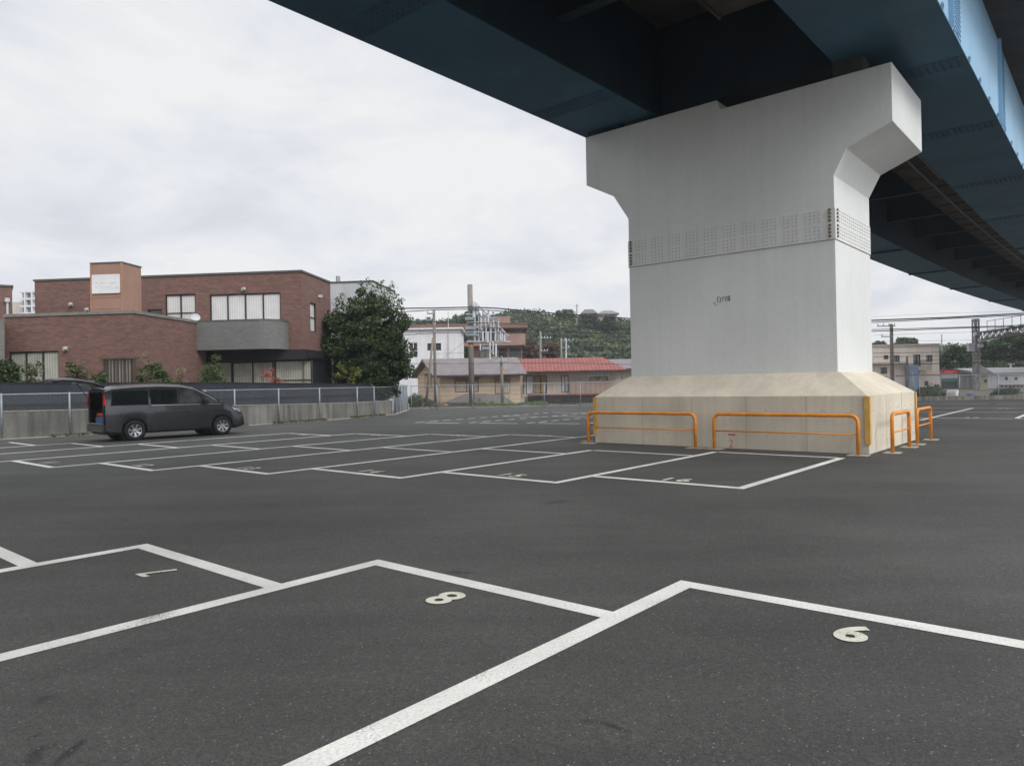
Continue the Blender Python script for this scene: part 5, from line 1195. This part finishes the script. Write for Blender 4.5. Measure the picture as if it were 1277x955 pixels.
p0 = at(1222, 419, 74); p1 = at(1330, 404.5, 62)
g = MB(); dv = (p1-p0).normalized(); sv = Vector((-dv.y, dv.x, 0)).normalized(); lattice(g, p0, p1, .72, sv, ZV, 26, .06, .035); g.build('truss_beam', mat('gantry_steel_dark', (.19, .18, .185), .7), gn)
g = MB()
for i in range(0, 9):
    c = p0+(p1-p0)*(.10+i*.105)+ZV*.4; g.tube([c, c+ZV*1.05], .028, 6)
for zz in (.55, 1.4): g.tube([p0+(p1-p0)*.10+ZV*zz, p1+ZV*zz], .026, 6)
g.build('handrail', CABLEG, gn)
for x, y, w_, h_ in ((1212, 433, 6, 10), (1221, 416, 6, 4), (1226, 424, 7, 4), (1224, 431, 5, 4)):
    c = at(x, y, 73.2); g = MB(); g.obox(c-Vector((w_*.5*74/F_PX, 0, h_*.5*74/F_PX)), Vector((w_*74/F_PX, 0, 0)), Vector((0, .4, 0)), ZV*(h_*74/F_PX)); g.build('equipment_box', GREYW, gn)

def cable(pts, r, label, mt=CABLE, group='overhead cables along the railway'):
    P = [at(*p) for p in pts]; out = []
    for i in range(len(P)-1):
        for k in range(6): out.append(P[i]+(P[i+1]-P[i])*k/6)
    out.append(P[-1]); g = MB(); g.tube(out, r, 5); o = g.build('overhead_cable', mt); tag(o, label, 'cable', group); return o
D1 = 50.0
cable([(430, 391, 47), (505, 384.5, D1), (541, 384.2, D1), (588, 383, D1), (620, 384.5, D1), (700, 391.5, D1), (790, 397.5, D1), (940, 401, D1), (1089, 399.5, D1), (1180, 396, D1), (1290, 390, D1)], .045, 'thickest black cable running the full width, highest of the lot')
cable([(430, 393, 47), (541, 386.5, D1), (588, 385.5, D1), (640, 389, D1), (720, 395.5, D1), (790, 399.5, D1), (1089, 402, D1+1), (1290, 392, D1)], .03, 'black cable hugging just below the thickest one')
cable([(500, 402, D1), (541, 401, D1), (588, 402, D1), (700, 406, D1), (790, 410.5, D1), (1089, 411, D1), (1180, 408.5, D1), (1290, 405, D1)], .025, 'thinner black cable crossing in front of the wooded hill, upper one')
cable([(600, 408, D1), (660, 411, D1), (720, 414, D1), (790, 416.5, D1), (1089, 413.2, D1), (1200, 409, D1), (1290, 406.5, D1)], .03, 'black cable crossing in front of the wooded hill, lower one')
cable([(500, 418, D1), (541, 415.5, D1), (590, 414.5, D1)], .018, 'short cable from the dark tree to the tall pole', CABLE)
cable([(620, 415, D1), (700, 417, D1), (790, 418, D1)], .014, 'thin pale cable in front of the hill', CABLEG)
cable([(545, 441, 60), (600, 439, 60), (700, 440, 60), (790, 441, 60)], .012, 'hair thin cable just above the red roof', CABLEG)
cable([(500, 453.5, D1), (588, 453.2, D1), (700, 452.6, D1), (790, 454.5, D1)], .016, 'thin dark cable crossing the tiled roofs')
cable([(1089, 418, 70), (1215, 414, 70)], .012, 'hair thin cable under the double one right of the pier', CABLEG)
cable([(1089, 440.5, 60), (1215, 438.5, 60), (1290, 437, 60)], .02, 'dark cable across the upper windows of the pale apartments')
cable([(1089, 445, 62), (1215, 443.5, 62), (1290, 443, 62)], .018, 'second dark cable across the pale apartments')
cable([(1089, 454.5, 58), (1160, 453.5, 58), (1215, 452, 58), (1290, 452, 58)], .028, 'thick dark cable at balcony height of the pale apartments')
cable([(1117, 468.5, 54), (1180, 467, 54), (1290, 464.5, 54)], .022, 'lowest dark cable right of the pier')
cable([(1089, 434, 70), (1098, 434, 70), (1170, 433, 70)], .012, 'hair thin cable along the pale parapet', CABLEG)
cable([(1089, 395, 90), (1180, 390.5, 90), (1290, 388, 90)], .012, 'highest hair thin cable right of the pier', CABLEG)
cable([(1089, 426, 80), (1215, 424, 80)], .014, 'hair thin cable just over the pale apartment roof', CABLEG)
cable([(1160, 449, 66), (1215, 447.5, 66), (1290, 447, 66)], .016, 'thin dark cable in front of the dark trees at right')
cable([(640, 425, 95), (700, 424.5, 95), (790, 423, 95)], .014, 'thin pale cable between the far poles on the hillside', CABLEG)
cable([(640, 431, 95), (706, 431, 95), (790, 432, 95)], .014, 'lower thin pale cable between the far poles', CABLEG)
cable([(540, 404, 50.2), (500, 430, 46)], .010, 'thin slanting stay wire left of the weathered pole', CABLEG)
cable([(581, 425, 50.6), (545, 452, 56)], .010, 'thin slanting wire from the rack down to the tan roof', CABLEG)

# ------------------------------------------------------------------ wooded hills
SKY_L = [(380, 425), (440, 415), (500, 404), (520, 400), (540, 402), (560, 399), (580, 393), (600, 392), (620, 391), (640, 388), (660, 388.5), (690, 392), (705, 386), (720, 392), (740, 396), (760, 397), (790, 397), (850, 402), (950, 412), (1040, 425), (1090, 431), (1110, 437), (1150, 436), (1170, 431), (1200, 430), (1222, 428), (1240, 424), (1260, 419), (1290, 416), (1350, 412), (1500, 430)]
def sky_y(px):
    for i in range(len(SKY_L)-1):
        if px <= SKY_L[i+1][0]:
            t_ = (px-SKY_L[i][0])/(SKY_L[i+1][0]-SKY_L[i][0]); return SKY_L[i][1]+(SKY_L[i+1][1]-SKY_L[i][1])*t_
    return SKY_L[-1][1]
DR, DF = 185.0, 112.0
def hill_z(px, D, slack=2.6):
    zr2 = at(px, sky_y(px), DR).z-slack; t_ = max(0, min(1, (D-DF)/(DR-DF))); return -.2+zr2*(t_**.85) if zr2 > 0 else -.2
g = MB(); pxs = list(range(380, 1500, 14)); Ds = [DF+(DR-DF)*i/10 for i in range(11)]+[210, 260]
vs = []
for D in Ds:
    for px in pxs:
        z = hill_z(px, min(D, DR)) if D <= DR else hill_z(px, DR)*(.9 if D < 250 else 0)
        p = at(px, 480, D); vs.append((p.x, D, z))
nx = len(pxs); fs = [(j*nx+i, j*nx+i+1, (j+1)*nx+i+1, (j+1)*nx+i) for j in range(len(Ds)-1) for i in range(nx-1)]
g.add(vs, fs); struct(g, 'wooded_hill', HILLM, smooth=True)
CP = []; CT = []
def crown_cloud(c, r, n_):
    u = rng.normal(size=(n_, 3)); u /= np.linalg.norm(u, axis=1)[:, None]; u[:, 2] = np.abs(u[:, 2])*.95-.15
    lump = 1+.16*np.sin(u[:, 0]*5+c[0])*np.cos(u[:, 1]*4+c[1])+.12*np.sin(u[:, 2]*9+c[0]*2)
    P = u*(rng.uniform(.72, 1.06, n_)*lump)[:, None]*np.array([r, r, r*.85]); return P+np.array(c)
for px in np.arange(395, 1330, 6.5):
    for D in (118, 128, 139, 151, 163, 175, 184):
        if 792 < px < 1075 and True:
            if rng.random() < .85: continue
        pj = px+rng.uniform(-5, 5); Dj = D+rng.uniform(-4, 4); r = rng.uniform(1.9, 4.2); z = hill_z(pj, min(Dj, DR)); p = at(pj, 480, Dj)
        if z < .5 and D < 125 and pj > 1075 and pj < 1225: continue
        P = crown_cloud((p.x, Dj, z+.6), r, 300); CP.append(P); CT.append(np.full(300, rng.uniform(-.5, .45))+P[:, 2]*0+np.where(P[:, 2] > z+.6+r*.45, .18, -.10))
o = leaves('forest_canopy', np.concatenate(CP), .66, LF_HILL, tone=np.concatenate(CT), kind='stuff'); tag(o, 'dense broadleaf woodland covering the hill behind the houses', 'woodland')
def far_tree(px, ytop, D, wpx, label, mt, hz_=None, name='hill_tree', k=30):
    q = at(px, ytop, D); rx = wpx/2*D/F_PX; rz = min(rx*.8, q.z/2); zc = q.z-rz
    zg = max(-.1, zc-rz-2); return tree(name, label, (q.x, D, zg), rx*.85, rx*.7, rz*.85, zc-zg, mt, k, 110, rx*.34, .5, .2, 'single trees standing out of the wooded hill')
far_tree(704, 384, 176, 24, 'round dark tree on the skyline left of the hill houses', LF_HILL)
far_tree(588, 388, 170, 30, 'dark round tree on the skyline behind the tall pole', LF_DARK, k=36)
far_tree(530, 397, 150, 26, 'pale green tree behind the white house', LF_OLIVE)
far_tree(664, 424, 108, 30, 'rust coloured tree right of the brown apartments', LF_RUST, k=36)
far_tree(686, 426, 108, 26, 'rust coloured tree behind the far arm pole', LF_RUST, k=30)
far_tree(1130, 420, 150, 36, 'dome shaped green tree over the pale apartment roof', LF_DARK, k=50)
far_tree(1096, 424, 170, 18, 'small bluish tree next to the pier column edge', LF_HILL)
far_tree(1262, 414, 120, 50, 'big dark tree mass at right behind the warehouse', LF_DARK, k=70)
far_tree(1290, 412, 112, 46, 'dark tree at the right photo edge under the gantry beam', LF_DARK, k=60)
far_tree(1238, 424, 118, 32, 'dark tree immediately right of the lattice mast', LF_DARK, k=44)
far_tree(1192, 432, 112, 40, 'dark broad tree above the striped shop', LF_DARK, k=54)
far_tree(581, 434, 78, 12, 'small green tree between the white house and the tall pole', LF_MID, k=20)
far_tree(734, 392.5, 158, 30, 'leafy hilltop tree in front of the dark gabled house', LF_HILL)
far_tree(762, 393.5, 156, 34, 'leafy hilltop tree in front of the cream hilltop house', LF_HILL)
# houses on the ridge
for (x0, x1, yt, yw, yb, D, lb, wm, rm_) in ((724, 745, 385.5, 391, 399, 172, 'dark gabled hilltop house, left of the two', mat('hill_house_dark', (.10, .09, .085), .8), SLATED), (744, 772, 387, 391.5, 399, 168, 'cream hilltop house with flat grey roof, right of the two', CREAMW, SLATE)):
    a_ = at(x0, yw, D); b_ = at(x1, yw, D); hz2 = at(x0, yb+12, D).z; hh_ = thing('hilltop_house', lb, 'house', ((a_.x+b_.x)/2, D, hz2), 0, 'houses on top of the wooded hill')
    g = MB(); g.obox((a_.x+.4, D, hz2), Vector((b_.x-a_.x-.8, 0, 0)), Vector((0, 5, 0)), ZV*(a_.z-hz2)); g.build('house_wall', wm, hh_)
    p_ = at((x0+x1)/2, yt, D+2); g = MB(); g.add([(a_.x, D-.6, a_.z), (b_.x, D-.6, a_.z), (p_.x+1.0, D+2.4, p_.z), (p_.x-1.0, D+2.4, p_.z), (a_.x, D+5.6, a_.z), (b_.x, D+5.6, a_.z)], [(0, 1, 2, 3), (5, 4, 3, 2), (1, 5, 2), (4, 0, 3)]); ro = g.build('roof', rm_, hh_); ro.modifiers.new('t', 'SOLIDIFY').thickness = .2

# ------------------------------------------------------------------ air
hz = bpy.data.materials.new('haze_air'); hz.use_nodes = True; hn = hz.node_tree; hn.nodes.remove(hn.nodes['Principled BSDF'])
pv = hn.nodes.new('ShaderNodeVolumePrincipled'); pv.inputs['Color'].default_value = (.86, .92, 1, 1); pv.inputs['Density'].default_value = .00055; pv.inputs['Anisotropy'].default_value = .2
hn.links.new(pv.outputs[0], hn.nodes['Material Output'].inputs['Volume'])
g = MB(); g.obox((-610, -160, -1.1), Vector((1220, 0, 0)), Vector((0, 670, 0)), ZV*36); g.build('haze', hz, kind='stuff')

# ------------------------------------------------------------------ light, sky
SUN_EL, SUN_DIR = R(38), Vector((.68, -.73, 0)).normalized()
sl = bpy.data.lights.new('sun', 'SUN'); sl.energy = 1.5; sl.angle = R(18); sl.color = (1, .97, .93)
so = bpy.data.objects.new('sun', sl); COL.objects.link(so)
dvec = -(SUN_DIR*math.cos(SUN_EL)+ZV*math.sin(SUN_EL)); so.rotation_euler = dvec.to_track_quat('-Z', 'Y').to_euler(); so.location = (0, -5, 30)
wd = bpy.data.worlds.new('World'); SC.world = wd; wd.use_nodes = True; nt = wd.node_tree; N = nt.nodes; L = nt.links
bg = N['Background']; out = N['World Output']
sk = N.new('ShaderNodeTexSky'); sk.sky_type = 'NISHITA'; sk.sun_disc = False; sk.sun_elevation = SUN_EL; sk.sun_rotation = math.atan2(SUN_DIR.x, SUN_DIR.y); sk.air_density = 1.0; sk.dust_density = 2.5
L.new(sk.outputs[0], bg.inputs['Color']); bg.inputs['Strength'].default_value = .10
tc = N.new('ShaderNodeTexCoord'); sp = N.new('ShaderNodeSeparateXYZ'); L.new(tc.outputs['Generated'], sp.inputs[0])
def math_(op, a, b=None, v=None):
    q = N.new('ShaderNodeMath'); q.operation = op; L.new(a, q.inputs[0])
    if b is not None: L.new(b, q.inputs[1])
    if v is not None: q.inputs[1].default_value = v
    return q.outputs[0]
zc = math_('ADD', math_('MAXIMUM', sp.outputs[2], v=0.0), v=.22)       # project the view direction on a cloud layer
cb = N.new('ShaderNodeCombineXYZ'); L.new(math_('DIVIDE', sp.outputs[0], zc), cb.inputs[0]); L.new(math_('DIVIDE', sp.outputs[1], zc), cb.inputs[1]); cb.inputs[2].default_value = 3.7
n1 = N.new('ShaderNodeTexNoise'); n1.inputs['Scale'].default_value = 1.7; n1.inputs['Detail'].default_value = 7; n1.inputs['Roughness'].default_value = .55; n1.inputs['Distortion'].default_value = .3; L.new(cb.outputs[0], n1.inputs['Vector'])
cr = N.new('ShaderNodeValToRGB'); e = cr.color_ramp.elements; e[0].position = .35; e[0].color = (.725, .745, .795, 1); e[1].position = .58; e[1].color = (.90, .905, .905, 1)
m_ = cr.color_ramp.elements.new(.46); m_.color = (.80, .82, .865, 1)
L.new(n1.outputs['Fac'], cr.inputs[0])
b2 = N.new('ShaderNodeBackground'); L.new(cr.outputs[0], b2.inputs['Color']); ov = N.new('ShaderNodeMapRange'); ov.inputs[1].default_value = .48; ov.inputs[2].default_value = 1.0; ov.inputs[3].default_value = 1.0; ov.inputs[4].default_value = 1.9; L.new(sp.outputs[2], ov.inputs[0])
dt = N.new('ShaderNodeVectorMath'); dt.operation = 'DOT_PRODUCT'; L.new(tc.outputs['Generated'], dt.inputs[0]); dt.inputs[1].default_value = SUN_DIR*math.cos(SUN_EL)+ZV*math.sin(SUN_EL)
gl_ = math_('POWER', math_('MAXIMUM', dt.outputs['Value'], v=0.0), v=2.0); gl_ = math_('ADD', math_('MULTIPLY', gl_, v=1.5), v=1.0)
L.new(math_('MULTIPLY', ov.outputs[0], gl_), b2.inputs['Strength'])   # an overcast sky is brightest overhead
cov = N.new('ShaderNodeMapRange'); cov.inputs[1].default_value = .25; cov.inputs[2].default_value = .45; cov.inputs[3].default_value = .92; cov.inputs[4].default_value = .97; L.new(n1.outputs['Fac'], cov.inputs[0])
mxs = N.new('ShaderNodeMixShader'); L.new(cov.outputs[0], mxs.inputs[0]); L.new(bg.outputs[0], mxs.inputs[1]); L.new(b2.outputs[0], mxs.inputs[2]); L.new(mxs.outputs[0], out.inputs['Surface'])

SC.view_settings.view_transform = 'Standard'; SC.view_settings.look = 'None'; SC.view_settings.exposure = 0.0; SC.view_settings.gamma = 1.0; SC.view_settings.use_curve_mapping = False
SC.render.engine = 'CYCLES'; SC.cycles.max_bounces = 6; SC.cycles.transparent_max_bounces = 12; SC.cycles.use_denoising = True
